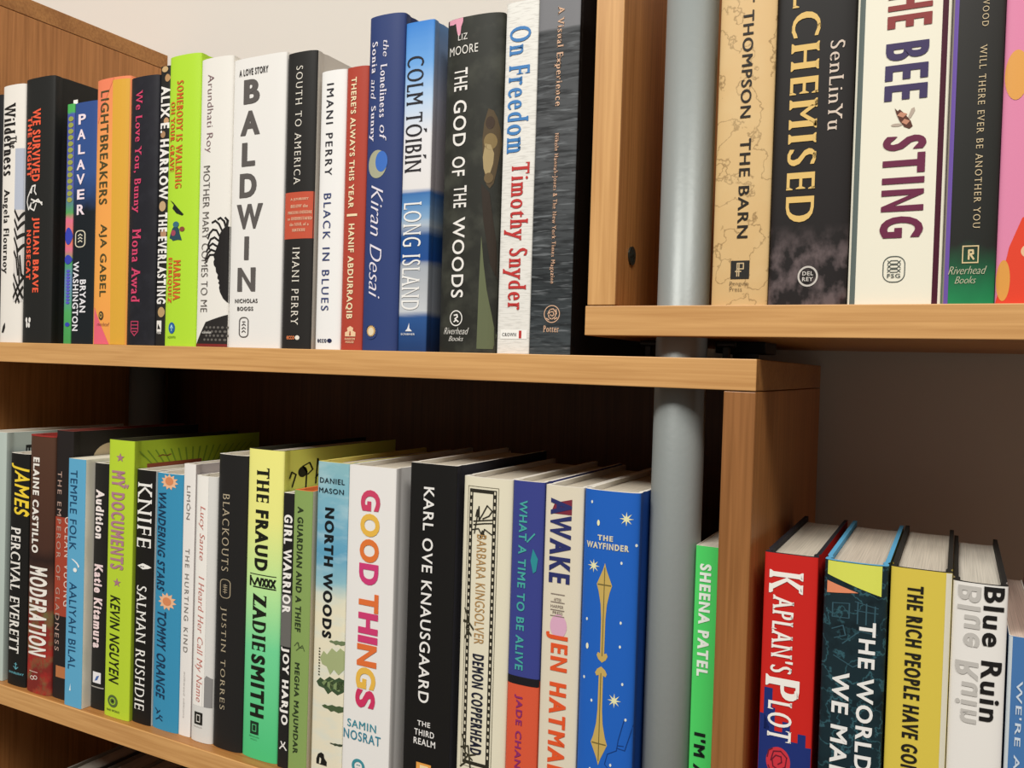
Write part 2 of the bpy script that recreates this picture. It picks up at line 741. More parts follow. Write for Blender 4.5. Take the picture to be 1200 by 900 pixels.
def lbd(name, x0, x1, y0, y1, z0, z1, mat, edge=None, root=None, off=inv, holes=()):
    o = board(name, root or lb, x0 + off.x, x1 + off.x, y0, y1, z0 + off.z, z1 + off.z, mat, edge)
    if holes:
        drill(o, [(h[0] + off.x, h[1], h[2] + 0.0004) for h in holes])
    return o


lbd('shelf_board', XL, 0, 0, D, -T, 0, W_X, W_EDGE_X, holes=[POST_A])
lbd('side_panel', -T, 0, 0.0004, D, FLOOR, -T - 0.0006, W_Z, W_EDGE_D)
lbd('side_panel', XL, XL + T, 0.0004, D, FLOOR, -T - 0.0006, W_Z, W_EDGE_Z)
lbd('shelf_board', XL + T, -T, 0.0004, D - 0.006, -H - T, -H, W_X, W_EDGE_X, holes=[POST_A, POST_B])
lbd('shelf_board', XL + T, -T, 0.0004, D - 0.006, -0.735 - T, -0.735, W_X, W_EDGE_X, holes=[POST_A, POST_B])
lbd('back_panel', XL + T, -T, D - 0.006, D, FLOOR, -T - 0.0006, W_BACK)

# the neighbouring box whose end panel closes the upper shelf on the left
nb = empty('bookcase', (-1.15, 0, FLOOR), 'wooden bookcase end panel at the upper left, rising behind the books', 'bookcase')
o2 = Vector((1.15, 0, -FLOOR))
lbd('side_panel', XL - T, XL - 0.0005, 0, D, FLOOR, 0.3765, W_Z, W_EDGE_Z, nb, o2)
lbd('top_board', -1.6, XL - 0.0005, 0, D, 0.3772, 0.397, W_X, W_EDGE_X, nb, o2)
lbd('side_panel', -1.6, -1.6 + T, 0, D, FLOOR, 0.3765, W_Z, W_EDGE_Z, nb, o2)
lbd('shelf_board', -1.6 + T, XL - T, 0, D, -T, 0, W_X, W_EDGE_X, nb, o2)

# right-hand box, its floor board a little above the left one's top
XR = -0.1153
rb = empty('bookcase', (XR, 0, G), 'upper right wooden shelf box overlapping the left bookcase, holding five tall books', 'bookcase')
o3 = Vector((-XR, 0, -G))
lbd('shelf_board', XR, 0.85, 0, D, G, G + T, W_X, W_EDGE_X, rb, o3, [POST_A])
sp = lbd('side_panel', XR + 0.0012, XR + 0.0012 + T, 0.0004, D, G + T + 0.0006, 0.40, W_Z, W_EDGE_Z, rb, o3)
bm = bmesh.new()
cyl(bm, 0.0065, 0, 0.0012, seg=24)
for v in bm.verts:
    x, y, z = v.co
    v.co = (z, y, x)
for q in ((-0.004, 0.004, -0.0008, 0.0008), (-0.0008, 0.0008, -0.004, 0.004)):
    box(bm, 0.0012, 0.0016, q[0], q[1], q[2], q[3])
c = link('screw_cap', bm, plain('#3c4038', 0.4, 0.5, 0.6), sp)
c.location = (XR + 0.0012 + T + o3.x, 0.0290, 0.0702 + o3.z)
lbd('back_panel', XR + 0.0012 + T, 0.85, D - 0.006, D, G + T + 0.0006, 0.40, W_BACK, None, rb, o3)

# lower right box
BR = -0.35466
lr = empty('bookcase', (0.012, 0, FLOOR), 'lower right wooden bookcase whose top row of books starts with a red spine', 'bookcase')
o4 = Vector((-0.012, 0, -FLOOR))
lbd('shelf_board', 0.003, 0.85, 0.0, D, BR - T, BR, W_X, W_EDGE_X, lr, o4)
lbd('side_panel', 0.003, 0.003 + T, 0.0004, D, FLOOR, BR - T - 0.0006, W_Z, W_EDGE_Z, lr, o4)
lbd('side_panel', 0.85 - T, 0.85, 0.0004, D, FLOOR, BR - T - 0.0006, W_Z, W_EDGE_Z, lr, o4)


# steel posts
def post(x, y, z0, z1, r, label):
    root = empty('support_post', (x, y, z0), label, 'post')
    bm = bmesh.new()
    cyl(bm, r, 0, z1 - z0, seg=96)
    for f in bm.faces:
        f.smooth = abs(f.normal.z) < 0.5
    tube = link('tube', bm, POST, root)
    bm = bmesh.new()
    cyl(bm, r + 0.0015, 0, 0.006, seg=48)
    link('base_plate', bm, BLACK, root)
    return root


POST = bpy.data.materials.new('grey_enamel')
POST.use_nodes = True
nt = POST.node_tree
b = nt.nodes['Principled BSDF']
b.inputs['Base Color'].default_value = hexc('#8d9290')
b.inputs['Roughness'].default_value = 0.42
b.inputs['Specular IOR Level'].default_value = 0.4
b.inputs['Metallic'].default_value = 0.15
nz = nt.nodes.new('ShaderNodeTexNoise')
nz.inputs['Scale'].default_value = 260
tc = nt.nodes.new('ShaderNodeTexCoord')
nt.links.new(tc.outputs['Object'], nz.inputs['Vector'])
bp = nt.nodes.new('ShaderNodeBump')
bp.inputs['Strength'].default_value = 0.16
bp.inputs['Distance'].default_value = 0.0006
nt.links.new(nz.outputs['Fac'], bp.inputs['Height'])
nt.links.new(bp.outputs['Normal'], b.inputs['Normal'])

post(-0.0565, 0.030, FLOOR, 0.46, 0.01725, 'tall grey steel post running down through both shelf boards, nearest the viewer')
post(-0.810, 0.22, FLOOR, -T - 0.001, 0.021, 'dim grey post at the back of the lower left shelf')

# levelling foot and pins between the two boards
lf = empty('leveling_foot', (-0.0285, 0.10, 0.0), 'black levelling foot squeezed between the two overlapping shelf boards', 'shelf foot')
bm = bmesh.new()
box(bm, -0.0178, 0.0178, -0.02, 0.02, 0.0052, G, 0.0008)
link('plate', bm, BLACK, lf)
bm = bmesh.new()
cyl(bm, 0.0095, 0, 0.0052, seg=32)
link('stem', bm, plain('#2c322e', 0.4, 0.5), lf)
for xx, lab in ((-0.0807, 'dark locking pin left of the grey post between the boards'), (-0.0270, 'dark locking pin right of the grey post between the boards')):
    pr = empty('locking_pin', (xx, 0.034, 0.0), lab, 'pin')
    bm = bmesh.new()
    cyl(bm, 0.0022, -0.006, 0.006, seg=20)
    for v in bm.verts:
        x, y, z = v.co
        v.co = (z, y, x + 0.0098)
    link('shaft', bm, BLACK, pr)
    bm = bmesh.new()
    box(bm, -0.002, 0.002, -0.003, 0.003, 0.0, 0.008, 0.0004)
    link('bracket', bm, BLACK, pr)

# ------------------------------------------------------------------ the books: spine artwork and lettering in metres from the spine's foot
book('hardcover_book', 'dark spined book cut off by the left edge of the photo, upper shelf', 'books on the upper left shelf', X=-0.79685, Y=0.008, Z=0.0002, w=0.04294, h=0.25611, depth=0.155, sag=0.0025, p=2.5, spine='#212123', items=[
])
book('hardcover_book', 'white book with a zebra striped picture strip at the far left of the upper shelf', 'books on the upper left shelf', X=-0.75676, Y=0.008, Z=0.0002, w=0.03664, h=0.2627, depth=0.155, sag=0.00375, p=2.4, spine='#e9e3da', items=[
    ('title', '#201d1c', 3, 'S', 't', ('Wilderness', 'D', 1), (-0.01336, 0.17098, 0.00606, 0.24412)),
    ('title', '#201d1c', 4, 'S', 't', ('The', 'R', 1), (-0.0009, 0.1982, 0.00863, 0.21034)),
    ('author_name', '#201d1c', 3, 'S', 't', ('Angela Flournoy', 'R', 1), (-0.01409, 0.07053, -0.0009, 0.15728)),
    ('artwork', '#b4bac8', 1, 'S', 'rect', 0, (0.00696, 0.13513, 0.01832, 0.19741)),
    ('artwork', '#d8d2cc', 1, 'S', 'rect', 0, (0.00696, 0.04138, 0.01832, 0.13513)),
    ('artwork', '#26231f', 2, 'S', 'lines', (0.16, 4, [[(0, 1), (0.5, 0.9), (1, 0.97)], [(0, 0.9), (0.4, 0.8), (1, 0.87)], [(0, 0.8), (0.35, 0.7), (1, 0.74)], [(0, 0.7), (0.5, 0.56), (1, 0.62)], [(0, 0.55), (0.3, 0.48), (0.5, 0.3)], [(0.3, 0.62), (0.6, 0.4), (0.7, 0.2)], [(0.7, 0.5), (0.85, 0.3), (1, 0.28)], [(0, 0.3), (1, 0.05)], [(0, 0.2), (0.7, 0)], [(0, 0.05), (1, 0.26)], [(0.3, 0), (1, 0.16)]]), (0.00769, 0.04138, 0.01832, 0.13425)),
    ('emblem', '#201d1c', 2, 'S', 'poly', [(0, 0), (0.3, 0), (0.55, 0.5), (0.5, 1), (0.2, 0.6)], (-0.01116, 0.00988, 0.00057, 0.02043)),
])
book('hardcover_book', 'wide black book with orange-red lettering and a white wolf line drawing', 'books on the upper left shelf', X=-0.7149, Y=0.008, Z=0.0002, w=0.0454, h=0.2652, depth=0.16, sag=0.00313, p=2.5, spine='#232321', items=[
    ('title', '#ee6042', 3, 'S', 't', ('WE SURVIVED', 'c', 1), (-0.00799, 0.16179, 0.00472, 0.23416)),
    ('title', '#ee6042', 3, 'S', 't', ('THE NIGHT', 'c', 1), (-0.01661, 0.16689, -0.0089, 0.22718)),
    ('artwork', '#e8e4de', 2, 'S', 'lines', (0.06, 1.0, [[(0.05, 0.55), (0.2, 0.75), (0.35, 0.95), (0.55, 0.98), (0.5, 0.75), (0.62, 0.62)], [(0.05, 0.55), (0.0, 0.35), (0.12, 0.05), (0.3, 0.3), (0.25, 0.1), (0.5, 0), (0.62, 0.25)], [(0.3, 0.45), (0.6, 0.35), (1, 0.28)], [(0.4, 0.3), (0.75, 0.42), (1, 0.2)], [(0.35, 0.95), (0.3, 0.7), (0.2, 0.75)]]), (-0.01571, 0.13288, 0.00881, 0.15851)),
    ('author_name', '#ee6042', 3, 'S', 't', ('JULIAN BRAVE', 'c', 1), (-0.00663, 0.05062, 0.00563, 0.12588)),
    ('author_name', '#ee6042', 3, 'S', 't', ('NOISECAT', 'c', 1), (-0.01525, 0.06368, -0.00753, 0.11358)),
    ('emblem', '#e8e4de', 2, 'S', 'dots', [(0.2, 0.75, 0.2, 0.25), (0.8, 0.75, 0.2, 0.25), (0.3, 0.3, 0.18, 0.3), (0.7, 0.25, 0.18, 0.25)], (-0.0148, 0.01505, -0.00572, 0.02575)),
])
book('paperback_book', 'very thin green, purple and pink patterned book with a white flag on top', 'books on the upper left shelf', X=-0.66767, Y=0.008, Z=0.0002, w=0.01098, h=0.23391, depth=0.155, sag=0.0012, p=4, spine={'stops': [(1, '#4fae58'), (0.969, '#4fae58'), (0.958, '#4c58a8'), (0.624, '#5a62a4'), (0.546, '#5aa35a'), (0.518, '#e0708c'), (0.432, '#dc7f50'), (0.396, '#e0708c'), (0.346, '#4aa058'), (0.261, '#6d86b8'), (0.132, '#52a860'), (0.01, '#4a9a52')], 'warp': (0.02, 200, 200)}, flush=True, flag='#efeee6', items=[
    ('artwork', '#9aa04e', 2, 'S', 'dots', [(0.5, 0.035, 0.42, 0.03), (0.5, 0.10642857142857143, 0.42, 0.03), (0.5, 0.17785714285714285, 0.42, 0.03), (0.5, 0.24928571428571428, 0.42, 0.03), (0.5, 0.32071428571428573, 0.42, 0.03), (0.5, 0.3921428571428571, 0.42, 0.03), (0.5, 0.4635714285714285, 0.42, 0.03), (0.5, 0.535, 0.42, 0.03), (0.5, 0.6064285714285714, 0.42, 0.03), (0.5, 0.6778571428571429, 0.42, 0.03), (0.5, 0.7492857142857143, 0.42, 0.03), (0.5, 0.8207142857142857, 0.42, 0.03), (0.5, 0.8921428571428571, 0.42, 0.03), (0.5, 0.9635714285714286, 0.42, 0.03)], (-0.00329, 0.13767, 0.00549, 0.22236)),
    ('artwork', '#3a45b0', 2, 'S', 'ell', 0, (-0.00439, 0.09687, 0.00549, 0.11355)),
    ('artwork', '#3a45b0', 2, 'S', 'ell', 0, (-0.00439, 0.07768, 0.00549, 0.08686)),
    ('artwork', '#5b57c4', 2, 'S', 'dots', [(0.5, 0.24928571428571428, 0.42, 0.03), (0.5, 0.32071428571428573, 0.42, 0.03), (0.5, 0.3921428571428571, 0.42, 0.03), (0.5, 0.4635714285714285, 0.42, 0.03), (0.5, 0.535, 0.42, 0.03), (0.5, 0.6064285714285714, 0.42, 0.03), (0.5, 0.6778571428571429, 0.42, 0.03), (0.5, 0.7492857142857143, 0.42, 0.03), (0.5, 0.8207142857142857, 0.42, 0.03), (0.5, 0.8921428571428571, 0.42, 0.03), (0.5, 0.9635714285714286, 0.42, 0.03)], (-0.00208, 0.0292, 0.00451, 0.07266)),
    ('artwork', '#3a45b0', 2, 'S', 'ell', 0, (-0.00208, 0.01665, 0.00451, 0.02084)),
])
book('hardcover_book', 'slim navy book with its title PALAVER in stacked white letters', 'books on the upper left shelf', X=-0.64516, Y=0.008, Z=0.0002, w=0.03276, h=0.2334, depth=0.155, sag=0.0015, p=3.0, spine={'stops': [(0.999, '#35508c'), (0.7, '#33518a'), (0.542, '#1a1f24'), (0.012, '#1b2023')], 'warp': (0.1, 60, 60)}, items=[
    ('title', '#f1dfe6', 3, 'S', 't', ('P', 'b', 0), (-0.00966, 0.21224, 0.00147, 0.22209)),
    ('title', '#f1dfe6', 3, 'S', 't', ('A', 'b', 0), (-0.01097, 0.19752, 0.00147, 0.20738)),
    ('title', '#f1dfe6', 3, 'S', 't', ('L', 'b', 0), (-0.00934, 0.1835, 0.00082, 0.19287)),
    ('title', '#f1dfe6', 3, 'S', 't', ('A', 'b', 0), (-0.0113, 0.16842, 0.00147, 0.17829)),
    ('title', '#f1dfe6', 3, 'S', 't', ('V', 'b', 0), (-0.01097, 0.15424, 0.00147, 0.16429)),
    ('title', '#f1dfe6', 3, 'S', 't', ('E', 'b', 0), (-0.00966, 0.13987, 0.00147, 0.14942)),
    ('title', '#f1dfe6', 3, 'S', 't', ('R', 'b', 0), (-0.00966, 0.12502, 0.00213, 0.1349)),
    ('emblem', '#d8d0b8', 2, 'S', 'rring', (0.1, 0.6), (-0.01163, 0.09334, 0.0041, 0.11017)),
    ('emblem', '#d8d0b8', 2, 'S', 'lines', (0.1, 1.6, [[(0.3, 0.3), (0.5, 0.4), (0.7, 0.3)], [(0.3, 0.5), (0.5, 0.6), (0.7, 0.5)], [(0.3, 0.7), (0.5, 0.8), (0.7, 0.7)]]), (-0.01097, 0.09416, 0.00344, 0.10935)),
    ('author_name', '#e8e6ea', 3, 'S', 't', ('WASHINGTON', 'b', 1), (-0.01392, 0.01255, -0.00475, 0.07979)),
    ('author_name', '#e8e6ea', 3, 'S', 't', ('BRYAN', 'b', 1), (-0.00278, 0.03048, 0.00606, 0.06216)),
])
book('hardcover_book', 'orange and gold book with olive capitals, between the navy slim one and the charcoal one', 'books on the upper left shelf', X=-0.60485, Y=0.008, Z=0.0002, w=0.04727, h=0.25039, depth=0.155, sag=0.00438, p=2.5, spine={'stops': [(0.996, '#ee8a5e'), (0.687, '#f0a355'), (0.238, '#f2a850'), (0.013, '#f0a050')]}, items=[
    ('artwork', '#dba63c', 0, 'S', 'poly', [(0.15, 0), (1, 0), (1, 1), (0.0, 1), (0.05, 0.6)], (0.00236, 0.0002, 0.02364, 0.2478)),
    ('artwork', '#e8677a', 1, 'S', 'poly', [(0, 0), (1, 0), (0, 1)], (-0.01956, 0.0002, 0.00408, 0.03545)),
    ('artwork', '#ee8460', 1, 'S', 'poly', [(0, 0), (1, 1), (0, 1)], (-0.01956, 0.20955, 0.00408, 0.25019)),
    ('title', '#4d4a2c', 3, 'S', 't', ('LIGHTBREAKERS', 'm', 1), (-0.01483, 0.13242, -0.00254, 0.23933)),
    ('author_name', '#4d4a2c', 3, 'S', 't', ('AJA GABEL', 'm', 1), (-0.01389, 0.04517, -0.0016, 0.11382)),
    ('emblem', '#3d3526', 2, 'S', 'ell', 0, (-0.01153, 0.02298, -0.00443, 0.03141)),
    ('emblem', '#c8a058', 3, 'S', 'ring', 0.22, (-0.01011, 0.02493, -0.00585, 0.02979)),
    ('publisher_mark', '#8a5a4a', 3, 'S', 't', ('riverhead', 'z', 0), (-0.01389, 0.01733, 0.00408, 0.02088)),
])
book('hardcover_book', 'charcoal book with crimson serif lettering beside the orange and gold book', 'books on the upper left shelf', X=-0.56213, Y=0.008, Z=0.0002, w=0.03755, h=0.24654, depth=0.155, sag=0.00375, p=2.4, spine={'stops': [(0.997, '#24232a'), (0.015, '#212126')], 'over': ('#2e2e35', 0.6, 0.12, 90, 90, -2, -1, 0.5)}, items=[
    ('title', '#d4466c', 3, 'S', 't', ('We Love You, Bunny', 'R', 1), (-0.01174, 0.1219, 0.00028, 0.23396)),
    ('author_name', '#d4466c', 3, 'S', 't', ('Mona Awad', 'R', 1), (-0.01024, 0.03967, 0.00178, 0.10689)),
    ('emblem', '#b8405f', 2, 'S', 'lines', (0.12, 1.6, [[(0, 1), (1, 1), (1, 0.3), (0.5, 0), (0, 0.3), (0, 1)], [(0.1, 0.75), (0.9, 0.75)], [(0.1, 0.5), (0.9, 0.5)], [(0.2, 0.3), (0.8, 0.3)]]), (-0.00949, 0.00873, 0.00028, 0.02184)),
])
book('hardcover_book', 'narrow dark book with white block capitals and tan leaves, left of the lime green book', 'books on the upper left shelf', X=-0.53651, Y=0.008, Z=0.0002, w=0.01213, h=0.25326, depth=0.155, sag=0.0008, p=5, spine='#262422', items=[
    ('artwork', '#c9a878', 1, 'S', 'ell', 0, (-0.00418, 0.24773, 0.00371, 0.25306)),
    ('artwork', '#b98f62', 1, 'S', 'ell', 0, (0.0, 0.23887, 0.00607, 0.24577)),
    ('artwork', '#c79a70', 1, 'S', 'ell', 0, (-0.00054, 0.20052, 0.00553, 0.20668)),
    ('artwork', '#a98460', 1, 'S', 'ell', 0, (-0.00418, 0.18856, 0.00189, 0.19473)),
    ('artwork', '#c2a27a', 1, 'S', 'ell', 0, (-0.00418, 0.12206, 0.00431, 0.13134)),
    ('artwork', '#b58a6a', 1, 'S', 'ell', 0, (-0.00175, 0.09722, 0.00553, 0.1065)),
    ('artwork', '#b8986a', 1, 'S', 'ell', 0, (-0.00297, 0.02593, 0.00553, 0.03525)),
    ('author_name', '#ece8e2', 3, 'S', 't', ('ALIX E. HARROW', 'c', 1), (-0.00449, 0.13253, 0.00607, 0.23531)),
    ('title', '#ece8e2', 3, 'S', 't', ('THE EVERLASTING', 'c', 1), (-0.00449, 0.03804, 0.00607, 0.12078)),
    ('emblem', '#e6e2da', 2, 'S', 'rect', 0, (-0.00394, 0.0127, 0.00213, 0.02282)),
    ('emblem', '#2b2a26', 3, 'S', 'poly', [(0, 0), (1, 0), (0.2, 0.9)], (-0.00297, 0.01504, 0.00128, 0.02048)),
    ('publisher_mark', '#e6e2da', 3, 'S', 't', ('TOR', 'b', 0), (-0.00394, 0.01068, 0.00213, 0.01239)),
])
book('hardcover_book', 'lime green book with orange-red serif lettering and a small bird picture', 'books on the upper left shelf', X=-0.51032, Y=0.008, Z=0.0002, w=0.03937, h=0.25883, depth=0.155, sag=0.00375, p=2.5, spine='#b2dc38', rim='#2a2a20', items=[
    ('title', '#d4652c', 3, 'S', 't', ('SOMEBODY IS WALKING', 'D', 1), (-0.00721, 0.14094, 0.00106, 0.23647)),
    ('title', '#d4652c', 3, 'S', 't', ('ON YOUR GRAVE', 'D', 1), (-0.01548, 0.1564, -0.00918, 0.21862)),
    ('artwork', '#2e4a58', 2, 'S', 'poly', [(0.3, 0), (0.7, 0.03), (1, 0.0), (0.92, 0.14), (0.82, 0.3), (0.78, 0.46), (0.66, 0.56), (0.5, 0.6), (0.36, 0.58), (0.24, 0.5), (0.12, 0.34), (0.0, 0.12), (0.16, 0.08)], (-0.01351, 0.0943, 0.00303, 0.11595)),
    ('artwork', '#a04a5c', 3, 'S', 'ell', 0, (-0.01115, 0.09854, -0.00485, 0.10388)),
    ('artwork', '#8c4a3a', 3, 'S', 'ell', 0, (-0.00012, 0.10216, 0.00618, 0.10641)),
    ('artwork', '#3c6c7c', 3, 'S', 'ell', 0, (-0.00878, 0.10603, -0.00091, 0.11136)),
    ('artwork', '#1f2420', 3, 'S', 'poly', [(0, 1), (0.25, 0.86), (0.55, 0.55), (1, 0.12), (0.9, 0.05), (0.5, 0.2), (0.2, 0.5), (0.3, 0.7)], (-0.01351, 0.11561, 0.0046, 0.13084)),
    ('author_name', '#d4652c', 3, 'S', 't', ('MARIANA', 'D', 1), (-0.00681, 0.04078, 0.00224, 0.07695)),
    ('author_name', '#d4652c', 3, 'S', 't', ('ENRIQUEZ', 'D', 1), (-0.01508, 0.03841, -0.00878, 0.07924)),
    ('emblem', '#2c5f9e', 2, 'S', 'ell', 0, (-0.01193, 0.01107, -0.00327, 0.0212)),
    ('emblem', '#a8d8e0', 3, 'S', 'lines', (0.14, 1.4, [[(0.5, 0.15), (0.5, 0.85)], [(0.5, 0.85), (0.25, 0.5)], [(0.5, 0.85), (0.75, 0.5)]]), (-0.01075, 0.0123, -0.00445, 0.01997)),
    ('publisher_mark', '#6d8a2c', 3, 'S', 't', ('HOGARTH', 'b', 0), (-0.01272, 0.00693, -0.00248, 0.00892)),
])
book('hardcover_book', 'white book with a black silhouette of wild hair low on its spine', 'books on the upper left shelf', X=-0.47107, Y=0.008, Z=0.0002, w=0.03806, h=0.25116, depth=0.155, sag=0.00375, p=2.5, spine='#e9e5dd', items=[
    ('author_name', '#86676c', 3, 'S', 't', ('Arundhati Roy', 'l', 1), (-0.01086, 0.16935, -0.00097, 0.23706)),
    ('title', '#5a534f', 4, 'S', 't', ('MOTHER MARY COMES TO ME', 'l', 1), (-0.01163, 0.03031, -0.00325, 0.15789)),
    ('artwork', '#221f1e', 1, 'S', 'poly', [(1, 0.9), (0.86, 0.9), (0.72, 0.86), (0.62, 0.8), (0.6, 0.72), (0.52, 0.66), (0.44, 0.6), (0.36, 0.585), (0.4, 0.56), (0.44, 0.53), (0.4, 0.5), (0.42, 0.46), (0.5, 0.43), (0.52, 0.38), (0.6, 0.35), (0.58, 0.31), (0.66, 0.28), (0.62, 0.255), (0.68, 0.235), (0.66, 0.2), (0.7, 0.15), (0.82, 0.08), (1, 0.02)], (-0.00723, 0.03622, 0.01903, 0.11178)),
    ('artwork', '#221f1e', 1, 'S', 'lines', (0.075, 3.2, [[(0.62, 0.8), (0.5, 0.86), (0.34, 0.87), (0.2, 0.83), (0.12, 0.77)], [(0.72, 0.86), (0.6, 0.93), (0.44, 0.97), (0.3, 0.95)], [(0.86, 0.9), (0.8, 0.96), (0.66, 1.0), (0.55, 0.985)], [(0.6, 0.74), (0.42, 0.78), (0.25, 0.76), (0.14, 0.7), (0.2, 0.65)], [(0.52, 0.68), (0.34, 0.71), (0.18, 0.68), (0.06, 0.62)], [(0.46, 0.62), (0.28, 0.64), (0.12, 0.6), (0.02, 0.53), (0.08, 0.5)], [(0.4, 0.58), (0.22, 0.58), (0.1, 0.53)], [(0.9, 0.9), (0.92, 0.97), (0.84, 1)]]), (-0.00723, 0.03622, 0.01903, 0.11178)),
    ('artwork', '#2a2725', 1, 'S', 'poly', [(0, 0), (1, 0), (1, 1), (0.35, 0.75)], (-0.01713, 0.00226, 0.01865, 0.02806)),
    ('artwork', '#6a6660', 2, 'S', 'dots', [(0.12, 0.15, 0.05, 0.06), (0.28, 0.15, 0.05, 0.06), (0.44, 0.15, 0.05, 0.06), (0.6, 0.15, 0.05, 0.06), (0.76, 0.15, 0.05, 0.06), (0.92, 0.15, 0.05, 0.06), (0.2, 0.35, 0.05, 0.06), (0.36000000000000004, 0.35, 0.05, 0.06), (0.52, 0.35, 0.05, 0.06), (0.6799999999999999, 0.35, 0.05, 0.06), (0.84, 0.35, 0.05, 0.06), (1.0, 0.35, 0.05, 0.06), (0.12, 0.55, 0.05, 0.06), (0.28, 0.55, 0.05, 0.06), (0.44, 0.55, 0.05, 0.06), (0.6, 0.55, 0.05, 0.06), (0.76, 0.55, 0.05, 0.06), (0.92, 0.55, 0.05, 0.06), (0.2, 0.7500000000000001, 0.05, 0.06), (0.36000000000000004, 0.7500000000000001, 0.05, 0.06), (0.52, 0.7500000000000001, 0.05, 0.06), (0.6799999999999999, 0.7500000000000001, 0.05, 0.06), (0.84, 0.7500000000000001, 0.05, 0.06), (1.0, 0.7500000000000001, 0.05, 0.06)], (-0.00875, 0.00352, 0.01903, 0.02136)),
    ('artwork', '#7c2a28', 2, 'S', 'rect', 0, (-0.01827, 0.0002, 0.01865, 0.00255)),
    ('publisher_mark', '#d8d4cc', 3, 'S', 't', ('SCRIBNER', 'b', 0), (-0.00858, 0.01148, 0.00284, 0.01312)),
])
book('hardcover_book', 'thick white book with its title in large stacked grey capitals', 'books on the upper left shelf', X=-0.42201, Y=0.008, Z=0.0002, w=0.05899, h=0.24584, depth=0.155, sag=0.0025, p=4, spine='#e9e6e1', items=[
    ('title', '#5d5855', 3, 'S', 't', ('B', 'h', 0), (-0.01597, 0.20687, 0.00232, 0.22735)),
    ('title', '#5d5855', 3, 'S', 't', ('A', 'h', 0), (-0.01891, 0.18038, 0.0035, 0.2009)),
    ('title', '#5d5855', 3, 'S', 't', ('L', 'h', 0), (-0.01656, 0.15414, -0.00122, 0.1741)),
    ('title', '#5d5855', 3, 'S', 't', ('D', 'h', 0), (-0.01832, 0.12758, 0.00114, 0.14802)),
    ('title', '#5d5855', 3, 'S', 't', ('W', 'h', 0), (-0.02127, 0.10101, 0.00881, 0.12191)),
    ('title', '#5d5855', 3, 'S', 't', ('I', 'h', 0), (-0.01125, 0.07466, -0.00594, 0.09455)),
    ('title', '#5d5855', 3, 'S', 't', ('N', 'h', 0), (-0.01832, 0.04784, 0.00232, 0.06806)),
    ('subtitle', '#3c3836', 3, 'S', 't', ('A LOVE STORY', 'b', 0), (-0.02186, 0.23093, 0.01117, 0.23667)),
    ('author_name', '#4a4644', 3, 'S', 't', ('NICHOLAS', 'b', 0), (-0.02068, 0.03802, 0.00527, 0.04155)),
    ('author_name', '#4a4644', 3, 'S', 't', ('BOGGS', 'b', 0), (-0.01773, 0.03143, 0.00055, 0.03481)),
    ('emblem', '#5d5855', 2, 'S', 'rring', (0.1, 0.5), (-0.01538, 0.00854, -0.00417, 0.02606)),
    ('emblem', '#5d5855', 2, 'S', 'lines', (0.1, 2, [[(0.3, 0.25), (0.5, 0.33), (0.7, 0.25)], [(0.3, 0.42), (0.5, 0.5), (0.7, 0.42)], [(0.3, 0.6), (0.5, 0.68), (0.7, 0.6)], [(0.35, 0.78), (0.65, 0.78)]]), (-0.01479, 0.009, -0.00476, 0.0256)),
])
book('hardcover_book', 'black book with a red band, light front cover, right of the thick white book', 'books on the upper left shelf', X=-0.37517, Y=0.008, Z=0.0002, w=0.03097, h=0.24247, depth=0.155, sag=0.0035, p=2.5, spine='#272523', front='#cbc3b8', items=[
    ('band', '#c4543c', 0, 'S', 'rect', 0, (-0.01548, 0.09015, 0.01548, 0.12833)),
    ('subtitle', '#e6c8a8', 3, 'S', 't', ('A JOURNEY', 'R', 0), (-0.00708, 0.12095, 0.0115, 0.12345)),
    ('subtitle', '#e6c8a8', 3, 'S', 't', ('BELOW the', 'R', 0), (-0.00646, 0.11551, 0.01088, 0.11801)),
    ('subtitle', '#e6c8a8', 3, 'S', 't', ('MASON-DIXON', 'R', 0), (-0.00956, 0.11037, 0.01398, 0.11287)),
    ('subtitle', '#e6c8a8', 3, 'S', 't', ('to UNDERSTAND', 'R', 0), (-0.00987, 0.10537, 0.01429, 0.10787)),
    ('subtitle', '#e6c8a8', 3, 'S', 't', ('the SOUL of a', 'R', 0), (-0.00739, 0.10066, 0.01181, 0.10316)),
    ('subtitle', '#e6c8a8', 3, 'S', 't', ('NATION', 'R', 0), (-0.00429, 0.09595, 0.00871, 0.09845)),
    ('title', '#e6dfd2', 3, 'S', 't', ('SOUTH TO AMERICA', 'k', 1), (-0.00398, 0.13455, 0.00283, 0.23095)),
    ('author_name', '#e6dfd2', 3, 'S', 't', ('IMANI PERRY', 'k', 1), (-0.00336, 0.01952, 0.00407, 0.08306)),
    ('publisher_mark', '#e08050', 3, 'S', 't', ('ecco', 'b', 0), (-0.0077, 0.00747, 0.00066, 0.01059)),
    ('emblem', '#e6dfd2', 2, 'S', 'ell', 0, (0.00128, 0.00727, 0.00593, 0.01096)),
])
book('hardcover_book', 'slim white book lettered in dark navy, shorter than the black book to its left', 'books on the upper left shelf', X=-0.34194, Y=0.008, Z=0.0002, w=0.02572, h=0.22318, depth=0.155, sag=0.00313, p=2.5, spine='#efedea', items=[
    ('author_name', '#2b2b33', 3, 'S', 't', ('IMANI PERRY', 'w', 1), (-0.00536, 0.13954, 0.00184, 0.21284)),
    ('title', '#3a4675', 3, 'S', 't', ('BLACK IN BLUES', 'w', 1), (-0.00587, 0.03128, 0.00184, 0.12515)),
    ('publisher_mark', '#2e3350', 3, 'S', 't', ('ecco', 'b', 0), (-0.00896, 0.00542, 0.00081, 0.00847)),
    ('emblem', '#23284a', 2, 'S', 'ell', 0, (0.00133, 0.00538, 0.00596, 0.00871)),
])
